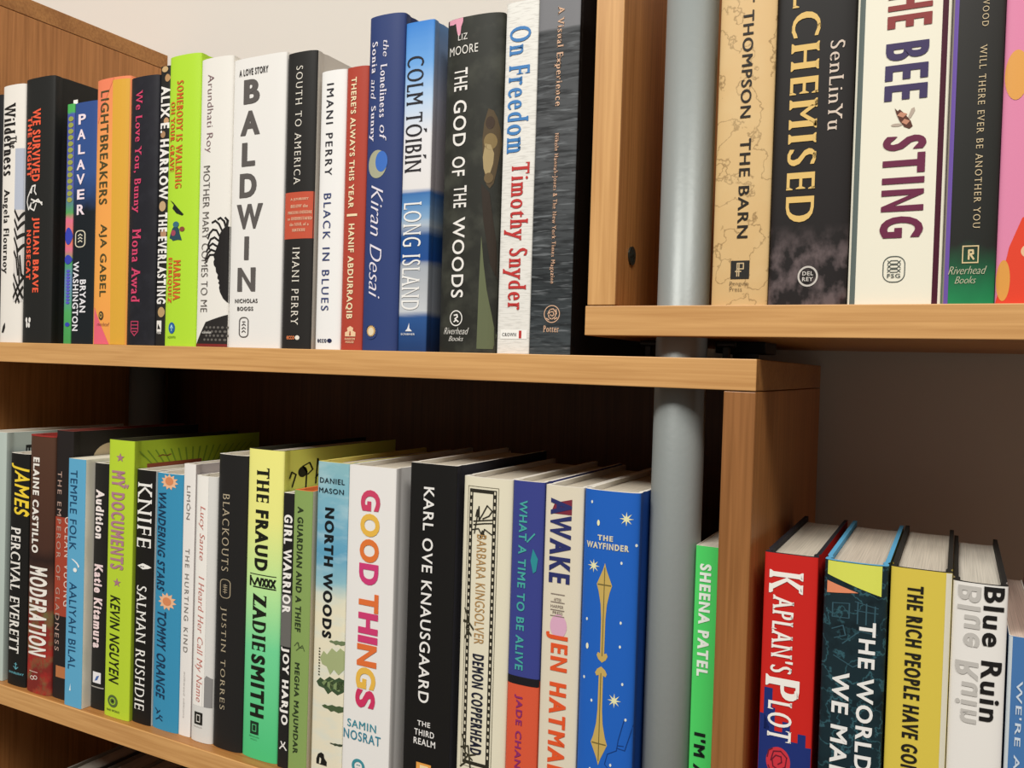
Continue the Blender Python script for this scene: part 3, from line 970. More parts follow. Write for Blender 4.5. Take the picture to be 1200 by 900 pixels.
book('hardcover_book', 'slim brick red book with cream capitals, left of the wide blue book', 'books on the upper left shelf', X=-0.31816, Y=0.008, Z=0.0002, w=0.02124, h=0.22308, depth=0.155, sag=0.00275, p=2.5, spine='#b04434', items=[
    ('title', '#f0dcb4', 3, 'S', 't', ("THERE'S ALWAYS THIS YEAR", 'b', 1), (-0.00484, 0.11182, 0.00068, 0.21495)),
    ('divider', '#f0dcb4', 2, 'S', 'rect', 0, (-0.00611, 0.10566, 0.00408, 0.1075)),
    ('author_name', '#f0dcb4', 3, 'S', 't', ('HANIF ABDURRAQIB', 'b', 1), (-0.00484, 0.02465, 0.00196, 0.09971)),
    ('emblem', '#ecc8a0', 2, 'S', 'poly', [(0, 0), (1, 0), (1, 0.4), (0.75, 0.55), (0.8, 0.8), (0.5, 1), (0.2, 0.8), (0.25, 0.5), (0, 0.4)], (-0.00484, 0.01067, 0.00536, 0.01895)),
    ('emblem', '#b44331', 3, 'S', 'poly', [(0.3, 0), (0.7, 0), (0.6, 0.6), (0.4, 0.6)], (-0.00187, 0.01139, 0.00238, 0.01709)),
    ('publisher_mark', '#ecc8a0', 3, 'S', 't', ('RANDOM', 'b', 0), (-0.00484, 0.00782, 0.00493, 0.00953)),
    ('publisher_mark', '#ecc8a0', 3, 'S', 't', ('HOUSE', 'b', 0), (-0.00399, 0.00539, 0.00408, 0.0071)),
])
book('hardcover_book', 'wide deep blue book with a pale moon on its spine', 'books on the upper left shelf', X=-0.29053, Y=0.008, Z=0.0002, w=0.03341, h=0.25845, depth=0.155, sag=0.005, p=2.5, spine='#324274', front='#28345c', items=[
    ('title', '#e6e0ea', 3, 'S', 't', ('the', 'x', 1), (-0.00073, 0.22605, 0.00428, 0.23882)),
    ('title', '#e6e0ea', 3, 'S', 't', ('Loneliness', 'R', 1), (-0.00274, 0.1797, 0.00328, 0.22035)),
    ('title', '#e6e0ea', 3, 'S', 't', ('of', 'x', 1), (-0.00207, 0.16134, 0.00428, 0.17384)),
    ('title', '#e6e0ea', 3, 'S', 't', ('Sonia', 'R', 1), (-0.01176, 0.21467, -0.00608, 0.23879)),
    ('title', '#e6e0ea', 3, 'S', 't', ('and', 'x', 1), (-0.01209, 0.19427, -0.00675, 0.21006)),
    ('title', '#e6e0ea', 3, 'S', 't', ('Sunny', 'R', 1), (-0.01276, 0.16201, -0.00641, 0.18945)),
    ('artwork', '#a9a98e', 1, 'S', 'ell', 0, (-0.01276, 0.13329, 0.00528, 0.15503)),
    ('artwork', '#3f6fc0', 2, 'S', 'ell', 0, (-0.00541, 0.13797, 0.00595, 0.15387)),
    ('author_name', '#e6e0ea', 3, 'S', 't', ('Kiran Desai', 'z', 1), (-0.00875, 0.04003, 0.00261, 0.1281)),
    ('emblem', '#d8b070', 2, 'S', 'star', (16, 0.38), (-0.01009, 0.01033, -0.00073, 0.01975)),
    ('emblem', '#e6d8b8', 3, 'S', 'ell', 0, (-0.00808, 0.01163, -0.00274, 0.0178)),
    ('emblem', '#33487f', 4, 'S', 'ring', 0.05, (-0.01143, 0.0087, 0.0006, 0.0204)),
])
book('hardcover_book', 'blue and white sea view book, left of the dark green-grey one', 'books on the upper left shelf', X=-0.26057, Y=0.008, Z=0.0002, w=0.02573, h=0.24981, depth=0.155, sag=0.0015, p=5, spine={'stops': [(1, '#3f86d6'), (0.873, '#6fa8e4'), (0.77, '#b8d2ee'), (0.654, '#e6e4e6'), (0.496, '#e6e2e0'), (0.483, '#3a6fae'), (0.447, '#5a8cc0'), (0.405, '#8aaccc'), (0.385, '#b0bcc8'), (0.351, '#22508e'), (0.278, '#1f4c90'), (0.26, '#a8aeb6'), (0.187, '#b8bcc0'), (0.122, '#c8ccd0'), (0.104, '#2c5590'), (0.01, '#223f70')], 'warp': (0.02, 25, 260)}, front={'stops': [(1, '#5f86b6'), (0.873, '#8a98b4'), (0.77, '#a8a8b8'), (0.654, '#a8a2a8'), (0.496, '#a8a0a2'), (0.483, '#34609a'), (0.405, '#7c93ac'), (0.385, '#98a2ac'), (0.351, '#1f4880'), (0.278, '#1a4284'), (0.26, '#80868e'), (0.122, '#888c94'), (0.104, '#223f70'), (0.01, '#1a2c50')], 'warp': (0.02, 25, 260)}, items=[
    ('author_name', '#29262b', 3, 'S', 't', ('COLM TÓIBÍN', 'r', 1), (-0.01034, 0.13625, 0.00896, 0.22384)),
    ('title', '#f0eeea', 3, 'S', 't', ('LONG ISLAND', 'r', 1), (-0.01008, 0.03167, 0.00638, 0.11342)),
    ('emblem', '#e8e8ea', 2, 'S', 'poly', [(0, 0), (1, 0), (0.6, 0.35), (0.55, 1), (0.3, 0.3)], (-0.00571, 0.01526, 0.00072, 0.02164)),
    ('publisher_mark', '#d0d4dc', 3, 'S', 't', ('SCRIBNER', 'b', 0), (-0.00957, 0.01223, 0.0033, 0.01382)),
])
book('hardcover_book', 'thick dark green-grey book with thin white title and pink paint drip at its top', 'books on the upper left shelf', X=-0.21158, Y=0.008, Z=0.0002, w=0.04795, h=0.24459, depth=0.155, sag=0.00625, p=2.5, spine={'stops': [(0.993, '#2f302a'), (0.008, '#292924')], 'over': ('#4b4c42', 0.58, 0.12, 60, 60, -2, -1, 0.6)}, items=[
    ('artwork', '#e4a0b4', 1, 'S', 'poly', [(0, 1), (0, 0.75), (0.3, 0.7), (0.5, 0.75), (0.58, 0.35), (0.66, 0.08), (0.75, 0), (0.84, 0.1), (0.88, 0.5), (1, 0.8), (1, 1)], (-0.02088, 0.23125, -0.00793, 0.24439)),
    ('artwork', '#54452f', 1, 'S', 'poly', [(0.3, 1), (0.6, 0.97), (0.8, 0.88), (0.95, 0.74), (1, 0.55), (0.92, 0.36), (0.82, 0.2), (0.7, 0.06), (0.5, 0), (0.3, 0.05), (0.16, 0.2), (0.05, 0.42), (0.0, 0.62), (0.08, 0.82)], (0.01103, 0.11851, 0.02398, 0.17611)),
    ('artwork', '#857048', 2, 'S', 'ell', 0, (0.01221, 0.14626, 0.0218, 0.15823)),
    ('artwork', '#a8946a', 2, 'S', 'poly', [(0.2, 1), (0.7, 0.96), (1, 0.7), (0.95, 0.4), (0.7, 0.1), (0.4, 0), (0.1, 0.25), (0, 0.6)], (0.01173, 0.12688, 0.01988, 0.15086)),
    ('artwork', '#3f3024', 2, 'S', 'ell', 0, (0.01317, 0.16127, 0.01988, 0.17024)),
    ('artwork', '#6d5a3c', 3, 'S', 'ell', 0, (0.01317, 0.12233, 0.01988, 0.12983)),
    ('artwork', '#656b4e', 1, 'S', 'poly', [(0, 0), (0.9, 0), (1, 0.12), (0.8, 0.3), (0.5, 0.52), (0.28, 0.75), (0.1, 1), (0.04, 0.6)], (0.01103, 0.00281, 0.02398, 0.08491)),
    ('artwork', '#332a22', 2, 'S', 'poly', [(0.0, 1), (0.5, 0.9), (0.9, 0.4), (1, 0.0), (0.65, 0.15), (0.2, 0.6)], (0.01103, 0.05333, 0.02398, 0.12242)),
    ('author_name', '#e8e4dc', 3, 'S', 't', ('LIZ', 's', 0), (-0.01177, 0.22813, -0.00362, 0.23267)),
    ('author_name', '#e8e4dc', 3, 'S', 't', ('MOORE', 's', 0), (-0.01944, 0.21771, 0.00549, 0.22408)),
    ('title', '#ece8e2', 3, 'S', 't', ('THE', 'm', 1), (-0.01417, 0.19117, -0.00266, 0.20758)),
    ('title', '#ece8e2', 3, 'S', 't', ('GOD', 'm', 1), (-0.01417, 0.15082, -0.00266, 0.18432)),
    ('title', '#ece8e2', 3, 'S', 't', ('OF', 'm', 1), (-0.01417, 0.12899, -0.00266, 0.14319)),
    ('title', '#ece8e2', 3, 'S', 't', ('THE', 'm', 1), (-0.01177, 0.10581, -0.00074, 0.12183)),
    ('title', '#ece8e2', 3, 'S', 't', ('WOODS', 'm', 1), (-0.01177, 0.04001, -0.00122, 0.09895)),
    ('emblem', '#ece8e2', 2, 'S', 'ring', 0.07, (-0.01225, 0.01914, -0.00122, 0.03081)),
    ('emblem', '#ece8e2', 2, 'S', 'lines', (0.14, 1.2, [[(0.3, 0.75), (0.6, 0.8), (0.65, 0.6), (0.4, 0.45), (0.75, 0.2)], [(0.3, 0.2), (0.45, 0.3)]]), (-0.01081, 0.02067, -0.00266, 0.02927)),
    ('publisher_mark', '#e0dcd4', 3, 'S', 't', ('Riverhead', 'z', 0), (-0.01752, 0.01315, 0.00454, 0.01806)),
    ('publisher_mark', '#e0dcd4', 3, 'S', 't', ('Books', 'z', 0), (-0.01273, 0.00823, 0.00022, 0.01177)),
])
book('hardcover_book', 'white textured book with large blue and red serif words', 'books on the upper left shelf', X=-0.17367, Y=0.008, Z=0.0002, w=0.02577, h=0.25061, depth=0.155, sag=0.0012, p=6, spine={'stops': [(0.999, '#eae8e1'), (0.011, '#e6e3dc')], 'over': ('#d2cfc8', 0.56, 0.06, 120, 1100, -2, -1, 0.8)}, front='#e2dfd8', items=[
    ('title', '#4580bc', 3, 'S', 't', ('On Freedom', 'R', 1), (-0.00935, 0.14309, 0.00766, 0.23279)),
    ('author_name', '#bf3836', 3, 'S', 't', ('Timothy Snyder', 'R', 1), (-0.00935, 0.03092, 0.00972, 0.13603)),
    ('label', '#f4f2ec', 1, 'S', 'rect', 0, (-0.00986, 0.01046, 0.01126, 0.01703)),
    ('publisher_mark', '#3a3836', 3, 'S', 't', ('CROWN', 'R', 0), (-0.00832, 0.01237, 0.00302, 0.01476)),
    ('emblem', '#b8322e', 2, 'S', 'rect', 0, (0.00508, 0.01097, 0.00714, 0.01648)),
])
book('hardcover_book', 'tall grey sea photo book with copper lettering, last before the upright panel', 'books on the upper left shelf', X=-0.14469, Y=0.008, Z=0.0002, w=0.0316, h=0.31, depth=0.2, sag=0.0008, p=8, spine={'stops': [(0.796, '#79797c'), (0.733, '#79797c'), (0.729, '#454749'), (0.51, '#505254'), (0.319, '#4a4d4f'), (0.165, '#303436'), (0.001, '#43494c')], 'warp': (0.012, 30, 300), 'over': ('#111315', 0.55, 0.1, 45, 420, 0.727, 0.724, 0.75), 'over2': ('#83878a', 0.62, 0.06, 50, 520, 0.727, 0.724, 0.55)}, front={'stops': [(0.758, '#202022'), (0.729, '#0a0a0a'), (0.011, '#0b0b0c')], 'warp': (0.01, 20, 200)}, items=[
    ('title', '#d6ae90', 3, 'S', 't', ('A Visual Experience', 'R', 1), (-0.00258, 0.17304, 0.00406, 0.24198)),
    ('author_name', '#d0a88c', 3, 'S', 't', ('Nikole Hannah-Jones & The New York Times Magazine', 'R', 1), (-0.00163, 0.04952, 0.00279, 0.15425)),
    ('emblem', '#d6ae90', 2, 'S', 'ring', 0.05, (-0.00479, 0.02208, 0.00753, 0.03448)),
    ('emblem', '#d6ae90', 2, 'S', 'lines', (0.07, 1, [[(0.2, 0.5), (0.35, 0.8), (0.6, 0.85), (0.8, 0.6), (0.75, 0.3), (0.5, 0.15), (0.3, 0.25), (0.25, 0.5), (0.4, 0.65), (0.6, 0.65), (0.65, 0.45), (0.5, 0.35), (0.4, 0.45)], [(0.1, 0.2), (0.3, 0.1)], [(0.7, 0.15), (0.9, 0.25)], [(0.85, 0.5), (0.8, 0.8)]]), (-0.00384, 0.0231, 0.00658, 0.03346)),
    ('publisher_mark', '#d6ae90', 3, 'S', 't', ('Potter', 'R', 0), (-0.00479, 0.01551, 0.00722, 0.02018)),
])
book('hardcover_book', 'tan map patterned book with black title, just right of the grey post', 'books on the upper right shelf', X=-0.01408, Y=0.008, Z=0.0336, w=0.03486, h=0.245, depth=0.155, sag=0.00313, p=2.5, spine={'stops': [(0.778, '#dcb984'), (0.345, '#d8b680'), (0.003, '#d4b07a')], 'over': ('#8a6c44', 0.5, -0.012, 38, 38, -2, -1, 0.8), 'over2': ('#e0c492', 0.6, 0.12, 30, 30, -2, -1, 0.5)}, items=[
    ('author_name', '#26201a', 3, 'S', 't', ('WRIGHT THOMPSON', 'm', 1), (-0.00263, 0.11697, 0.00399, 0.23686)),
    ('title', '#26201a', 3, 'S', 't', ('THE BARN', 'm', 1), (-0.00193, 0.04203, 0.00469, 0.10392)),
    ('emblem', '#2a2824', 2, 'S', 'rect', 0, (-0.00507, 0.01655, 0.00643, 0.02795)),
    ('emblem', '#c8b088', 3, 'S', 'lines', (0.07, 1, [[(0.3, 0.12), (0.3, 0.88), (0.7, 0.88), (0.7, 0.55), (0.3, 0.55)], [(0.42, 0.12), (0.42, 0.88)], [(0.2, 0.4), (0.55, 0.4)]]), (-0.00403, 0.01697, 0.00574, 0.02752)),
    ('publisher_mark', '#6a5840', 3, 'S', 't', ('Penguin', 'l', 0), (-0.00542, 0.01184, 0.00608, 0.01498)),
    ('publisher_mark', '#6a5840', 3, 'S', 't', ('Press', 'l', 0), (-0.00542, 0.00873, 0.00225, 0.01159)),
])
book('hardcover_book', 'thick black book with big gold serif capitals on the upper right shelf', 'books on the upper right shelf', X=0.02656, Y=0.008, Z=0.0336, w=0.04538, h=0.25, depth=0.155, sag=0.002, p=5, spine={'stops': [(0.736, '#1d1a18'), (0.002, '#211c1c')], 'over': ('#6a5c5c', 0.54, 0.09, 110, 80, 0.198, 0.12, 0.85), 'over2': ('#5a3030', 0.62, 0.08, 40, 30, 0.058, 0.016, 0.5)}, items=[
    ('title', '#e0bb70', 3, 'S', 't', ('ALCHEMISED', 'R', 1), (-0.01385, 0.05041, 0.00294, 0.21264)),
    ('author_name', '#d8c6b6', 3, 'S', 't', ('SenLinYu', 'r', 1), (0.00884, 0.10447, 0.01701, 0.15773)),
    ('emblem', '#c8c2ba', 2, 'S', 'ring', 0.09, (-0.00523, 0.01112, 0.00657, 0.02367)),
    ('publisher_mark', '#c8c2ba', 3, 'S', 't', ('DEL', 'b', 0), (-0.0025, 0.01788, 0.00385, 0.02036)),
    ('publisher_mark', '#c8c2ba', 3, 'S', 't', ('REY', 'b', 0), (-0.0025, 0.01443, 0.00385, 0.01692)),
])
book('hardcover_book', 'cream book with multicoloured heavy capitals and a bee picture', 'books on the upper right shelf', X=0.07485, Y=0.008, Z=0.0336, w=0.04977, h=0.245, depth=0.155, sag=0.0025, p=4, spine='#ece7d4', items=[
    ('stripe', '#5d6864', 0, 'S', 'rect', 0, (-0.02353, 0.00027, -0.02054, 0.20935)),
    ('stripe', '#48182a', 0, 'S', 'rect', 0, (0.02027, 0.0002, 0.02326, 0.20076)),
    ('title', '#8c3a38', 3, 'S', 't', ('THE', 'c', 1), (-0.00835, 0.15939, 0.01505, 0.19125)),
    ('title', '#40355c', 3, 'S', 't', ('BEE', 'c', 1), (-0.00859, 0.11779, 0.01405, 0.15092)),
    ('title', '#6c2745', 3, 'S', 't', ('STING', 'c', 1), (-0.00835, 0.03849, 0.01455, 0.09728)),
    ('artwork', '#5a3428', 2, 'S', 'poly', [(0.1, 1), (0.25, 0.85), (0.35, 0.92), (0.6, 0.7), (0.9, 0.35), (1, 0.1), (0.85, 0), (0.6, 0.1), (0.35, 0.4), (0.2, 0.7)], (-0.00387, 0.10102, 0.00708, 0.11356)),
    ('artwork', '#c48a70', 3, 'S', 'poly', [(0, 0.45), (0.35, 1), (1, 0.6), (0.6, 0)], (-0.00138, 0.10759, 0.0041, 0.11097)),
    ('artwork', '#c48a70', 3, 'S', 'poly', [(0, 0.45), (0.35, 1), (1, 0.6), (0.6, 0)], (0.00111, 0.10335, 0.00559, 0.10684)),
    ('artwork', '#b8a898', 1, 'S', 'ell', 0, (-0.00436, 0.10274, 0.00161, 0.1046)),
    ('artwork', '#b8a898', 1, 'S', 'poly', [(0, 0), (0.5, 0.1), (1, 0.7), (0.9, 1), (0.5, 0.9)], (0.0041, 0.10655, 0.00808, 0.11306)),
    ('emblem', '#4a5450', 2, 'S', 'rring', (0.04, 0.75), (-0.00586, 0.01277, 0.00609, 0.02807)),
    ('emblem', '#4a5450', 2, 'S', 'lines', (0.035, 1.2, [[(0.2, 0.85), (0.35, 0.72), (0.65, 0.72), (0.8, 0.85)], [(0.2, 0.72), (0.35, 0.85), (0.65, 0.85), (0.8, 0.72)], [(0.2, 0.68), (0.35, 0.55), (0.65, 0.55), (0.8, 0.68)], [(0.2, 0.55), (0.35, 0.68), (0.65, 0.68), (0.8, 0.55)], [(0.2, 0.5), (0.35, 0.38), (0.65, 0.38), (0.8, 0.5)], [(0.2, 0.38), (0.35, 0.5), (0.65, 0.5), (0.8, 0.38)]]), (-0.00561, 0.0133, 0.00584, 0.02755)),
    ('publisher_mark', '#4a5450', 3, 'S', 't', ('FSG', 'm', 0), (-0.00337, 0.01541, 0.0036, 0.01779)),
])
book('hardcover_book', 'black book with small gold capitals and a green glow at its foot', 'books on the upper right shelf', X=0.11322, Y=0.008, Z=0.0336, w=0.02636, h=0.235, depth=0.155, sag=0.0025, p=2.5, spine={'stops': [(0.72, '#292724'), (0.146, '#22231f'), (0.075, '#1d5a3a'), (0, '#1f8450')], 'warp': (0.12, 40, 20)}, items=[
    ('stripe', '#8a8078', 0, 'S', 'rect', 0, (-0.01318, 0.0002, -0.01186, 0.19996)),
    ('stripe', '#6d52a4', 0, 'S', 'rect', 0, (-0.01186, 0.0002, -0.00975, 0.19963)),
    ('author_name', '#d4bf98', 3, 'S', 't', ('LOCKWOOD', 'k', 1), (0.00185, 0.15388, 0.00501, 0.18419)),
    ('title', '#d4bf98', 3, 'S', 't', ('WILL THERE EVER BE ANOTHER YOU', 'k', 1), (0.00132, 0.0422, 0.00475, 0.14369)),
    ('emblem', '#d8c394', 2, 'S', 'frame', (0.07, 0.07), (-0.00343, 0.02275, 0.00475, 0.03266)),
    ('emblem', '#d8c394', 2, 'S', 'lines', (0.12, 1, [[(0.4, 0.2), (0.4, 0.75), (0.65, 0.75), (0.68, 0.55), (0.4, 0.5)], [(0.5, 0.5), (0.72, 0.2)]]), (-0.00316, 0.02326, 0.00448, 0.03215)),
    ('publisher_mark', '#c0bca0', 3, 'S', 't', ('Riverhead', 'z', 0), (-0.01002, 0.01667, 0.00896, 0.02113)),
    ('publisher_mark', '#c0bca0', 3, 'S', 't', ('Books', 'z', 0), (-0.00659, 0.01146, 0.00395, 0.01542)),
])
book('hardcover_book', 'pink book with orange discs and red lower half at the right photo edge', 'books on the upper right shelf', X=0.13626, Y=0.008, Z=0.0336, w=0.01913, h=0.235, depth=0.155, sag=0.002, p=4, spine='#dd86a8', items=[
    ('artwork', '#e0a050', 1, 'S', 'ell', 0, (-0.00899, 0.11149, 0.0023, 0.13882)),
    ('artwork', '#e0442c', 1, 'S', 'poly', [(0.0, 0), (1, 0), (1, 1), (0.6, 0.9), (0.3, 0.6)], (-0.00918, 0.0002, 0.00937, 0.05202)),
    ('artwork', '#dc9a48', 2, 'S', 'ell', 0, (-0.00918, 0.00152, -0.00268, 0.02408)),
    ('artwork', '#e6b890', 2, 'S', 'ell', 0, (0.00191, 0.02496, 0.00957, 0.03238)),
])
book('hardcover_book', 'pale mint book cut off by the left edge of the photo, lower shelf', 'books on the lower left shelf', X=-0.77834, Y=0.008, Z=-0.3524, w=0.03516, h=0.25906, depth=0.165, sag=0.0015, p=4, spine='#b6c2ba', items=[
    ('title', '#2a2c2a', 3, 'F', 't', ('E', 'h', 1), (0.02004, 0.23828, 0.02744, 0.24501)),
])
book('hardcover_book', 'small black book with yellow and white condensed capitals, lower shelf far left', 'books on the lower left shelf', X=-0.73864, Y=0.009, Z=-0.3524, w=0.03022, h=0.23911, depth=0.155, sag=0.0025, p=2.5, spine='#1b1a18', items=[
    ('title', '#efcf3c', 3, 'S', 't', ('JAMES', 'i', 1), (-0.01179, 0.1755, 0.01511, 0.22878)),
    ('author_name', '#ece8e0', 3, 'S', 't', ('PERCIVAL EVERETT', 'R', 1), (-0.01054, 0.03392, 0.00578, 0.16311)),
    ('emblem', '#6ab0bc', 2, 'S', 'lines', (0.12, 1.4, [[(0.5, 0.05), (0.5, 1)], [(0.15, 0.4), (0.5, 0.05), (0.85, 0.4)], [(0.3, 0.8), (0.7, 0.8)]]), (-0.00328, 0.01696, 0.00639, 0.02403)),
    ('publisher_mark', '#6ab0bc', 3, 'S', 't', ('DOUBLEDAY', 'b', 0), (-0.00933, 0.01218, 0.01334, 0.01431)),
])
book('hardcover_book', 'brown and crimson book with white lettering over a flower picture', 'books on the lower left shelf', X=-0.70151, Y=0.009, Z=-0.3524, w=0.03851, h=0.26033, depth=0.155, sag=0.00438, p=2.5, spine={'stops': [(1, '#55392a'), (0.572, '#4a2f25'), (0.522, '#2d1e1a'), (0.406, '#5c3a2e'), (0.24, '#8a2c26'), (0.041, '#7c2a24')], 'warp': (0.04, 60, 60), 'over': ('#6d6a42', 0.56, 0.08, 70, 70, 0.406, 0.307, 0.9), 'over2': ('#a82a26', 0.55, 0.08, 60, 60, 0.257, 0.157, 0.9)}, rim='#9c3430', items=[
    ('author_name', '#eee8de', 3, 'S', 't', ('ELAINE CASTILLO', 'h', 1), (-0.01078, 0.14164, 1e-05, 0.23782)),
    ('title', '#efe9df', 3, 'S', 't', ('MODERATION', 'c', 1), (-0.01386, 0.0387, 0.01387, 0.12785)),
    ('stripe', '#a8322e', 2, 'S', 'rect', 0, (-0.01926, 0.25914, 0.01926, 0.26013)),
    ('emblem', '#e8d8cc', 2, 'S', 'ring', 0.16, (-0.00924, 0.0129, -0.00308, 0.01707)),
    ('emblem', '#e8d8cc', 2, 'S', 'ring', 0.16, (-0.00385, 0.01395, 0.00232, 0.01812)),
    ('emblem', '#e8c8bc', 2, 'S', 'lines', (0.1, 0.4, [[(0, 0.5), (1, 0.5)]]), (-0.01078, 0.02022, 0.00232, 0.02265)),
])
book('hardcover_book', 'dark brown book with a square of brick red behind its spaced lettering', 'books on the lower left shelf', X=-0.6694, Y=0.0095, Z=-0.3524, w=0.0251, h=0.26658, depth=0.155, sag=0.0015, p=3.0, spine='#25201f', rim='#7c3a34', items=[
    ('artwork', '#a44430', 0, 'S', 'rect', 0, (-0.01255, 0.08272, 0.01255, 0.1809)),
    ('title', '#b89a8c', 3, 'S', 't', ('THE EMPEROR OF GLADNESS', 'w', 1), (-0.00852, 0.04735, -0.00199, 0.22616)),
    ('author_name', '#dcc8bc', 3, 'S', 't', ('OCEAN VUONG', 'w', 1), (0.00376, 0.09337, 0.01255, 0.18212)),
    ('emblem', '#b87448', 2, 'S', 'rect', 0, (-0.00601, 0.02142, 0.01031, 0.03284)),
    ('artwork', '#cdb898', 1, 'F', 'ell', 0, (0.02086, 0.21903, 0.06192, 0.25333)),
])
book('paperback_book', 'sky blue paperback with dark blue lettering and a white crescent', 'books on the lower left shelf', X=-0.6415, Y=0.003, Z=-0.3524, w=0.02527, h=0.24136, depth=0.155, sag=0.0008, p=8, spine='#5fa8cc', front='#efe9da', flush=True, pap='#e6dec8', items=[
    ('title', '#1d476c', 3, 'S', 't', ('TEMPLE FOLK', 's', 1), (-0.00882, 0.15278, 0.00129, 0.23035)),
    ('emblem', '#f0f0ec', 2, 'S', 'poly', [(0, 1), (0.3, 0.95), (0.75, 0.6), (1, 0.2), (0.85, 0), (0.7, 0.4), (0.4, 0.7)], (-0.00553, 0.13625, 0.0071, 0.14406)),
    ('emblem', '#f0f0ec', 2, 'S', 'ell', 0, (-0.00225, 0.13157, 0.00331, 0.13572)),
    ('author_name', '#1d476c', 3, 'S', 't', ('AALIYAH BILAL', 's', 1), (-0.0073, 0.0363, 0.00331, 0.12123)),
    ('emblem', '#d8ecf4', 2, 'S', 'poly', [(0.3, 0), (0.7, 0), (0.6, 1), (0.5, 0.6)], (-0.0068, 0.01522, -0.00048, 0.02259)),
])
book('hardcover_book', 'black book with pinkish white bold italic lettering, left of the lime green lower book', 'books on the lower left shelf', X=-0.61745, Y=0.012, Z=-0.3524, w=0.01976, h=0.23835, depth=0.155, sag=0.0015, p=3.0, spine='#1f1e1c', items=[
    ('title', '#f0e4e0', 3, 'S', 't', ('Audition', 'h', 1), (-0.00609, 0.16551, 0.00577, 0.21288)),
    ('author_name', '#ecd4d4', 3, 'S', 't', ('Katie Kitamura', 'h', 1), (-0.00648, 0.05925, 0.00577, 0.14051)),
    ('emblem', '#e8e4e6', 2, 'S', 'rect', 0, (-0.00549, 0.02542, 0.00577, 0.03607)),
    ('emblem', '#4a6aa8', 3, 'S', 'poly', [(0, 0), (0.6, 0.2), (1, 0.9), (0.4, 0.7)], (-0.00293, 0.02715, 0.00379, 0.03413)),
    ('emblem', '#a8a29a', 2, 'S', 'lines', (0.2, 0.3, [[(0, 0.5), (1, 0.5)]]), (-0.00648, 0.02059, 0.00833, 0.02225)),
])
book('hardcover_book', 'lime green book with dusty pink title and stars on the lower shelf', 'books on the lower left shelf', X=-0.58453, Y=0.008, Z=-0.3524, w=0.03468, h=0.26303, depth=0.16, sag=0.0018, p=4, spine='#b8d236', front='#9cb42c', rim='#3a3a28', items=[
    ('emblem', '#a87684', 2, 'S', 'star', (5, 0.2), (-0.006, 0.24212, 0.00579, 0.25113)),
    ('title', '#b07c8c', 3, 'S', 't', ('MY DOCUMENTS', 'c', 1), (-0.01155, 0.14091, 0.00718, 0.23405)),
    ('title', '#b07c8c', 2, 'S', 'lines', (0.35, 1, [[(0, 0.3), (0.3, 0.7), (0.7, 0.3), (1, 0.7)]]), (0.00648, 0.2174, 0.01134, 0.22339)),
    ('emblem#', '#a87684', 2, 'S', 'star', (5, 0.2), (-0.00704, 0.12402, 0.0044, 0.13291)),
    ('author_name', '#20240f', 3, 'S', 't', ('KEVIN NGUYEN', 'i', 1), (-0.01016, 0.03237, 0.00371, 0.11568)),
    ('emblem', '#55663a', 2, 'S', 'ell', 0, (-0.01086, 0.00939, 0.00301, 0.0212)),
    ('emblem', '#a5cf27', 3, 'S', 'ring', 0.13, (-0.00808, 0.01187, 0.00024, 0.01872)),
    ('emblem', '#23280f', 3, 'S', 'ell', 0, (-0.00531, 0.01416, -0.00253, 0.01644)),
    ('publisher_mark', '#5a6a2c', 3, 'S', 't', ('ONE WORLD', 'b', 0), (-0.01225, 0.00541, 0.00579, 0.00739)),
    ('artwork', '#76962a', 1, 'F', 'lines', (0.012, 2, [[(0.0, 1.0), (0.18899999999999997, 0.0)], [(0.06, 1.0), (0.22199999999999998, 0.0)], [(0.12, 1.0), (0.255, 0.0)], [(0.18, 1.0), (0.288, 0.0)], [(0.24, 1.0), (0.32099999999999995, 0.0)], [(0.3, 1.0), (0.354, 0.0)], [(0.36, 1.0), (0.387, 0.0)], [(0.42, 1.0), (0.42, 0.0)], [(0.48, 1.0), (0.45299999999999996, 0.0)], [(0.54, 1.0), (0.486, 0.0)], [(0.6, 1.0), (0.519, 0.0)], [(0.66, 1.0), (0.552, 0.0)], [(0.72, 1.0), (0.585, 0.0)], [(0.78, 1.0), (0.618, 0.0)], [(0.84, 1.0), (0.651, 0.0)], [(0.9, 1.0), (0.684, 0.0)], [(0.96, 1.0), (0.7170000000000001, 0.0)]]), (0.00518, 0.22697, 0.15523, 0.25349)),
    ('artwork', '#8a4630', 2, 'F', 'bars', (1, 0.9, 0), (0.01358, 0.2342, 0.07939, 0.24098)),
    ('artwork', '#8a4630', 2, 'F', 'lines', (0.2, 1, [[(0, 0.3), (0.3, 0.7), (0.7, 0.3), (1, 0.7)]]), (0.02693, 0.24608, 0.04093, 0.24912)),
])
book('hardcover_book', 'narrow black book with big white serif title and white drop mark', 'books on the lower left shelf', X=-0.55413, Y=0.011, Z=-0.3524, w=0.02491, h=0.23709, depth=0.155, sag=0.0015, p=3.0, spine='#1a1816', front='#d6cfc4', items=[
    ('title', '#efece6', 3, 'S', 't', ('KNIFE', 'r', 1), (-0.00967, 0.16517, 0.00927, 0.22533)),
    ('emblem', '#efece6', 2, 'S', 'poly', [(0, 0.5), (0.4, 0.12), (0.8, 0.3), (1, 0.5), (0.8, 0.7), (0.4, 0.88)], (-0.00817, 0.14376, 0.01027, 0.1512)),
    ('emblem', '#23211e', 3, 'S', 'lines', (0.1, 1, [[(0.2, 0.4), (0.6, 0.6)], [(0.2, 0.6), (0.6, 0.45)]]), (-0.00618, 0.14504, 0.00528, 0.14914)),
    ('author_name', '#efece6', 3, 'S', 't', ('SALMAN RUSHDIE', 'r', 1), (-0.00817, 0.01314, 0.00478, 0.1291)),
])
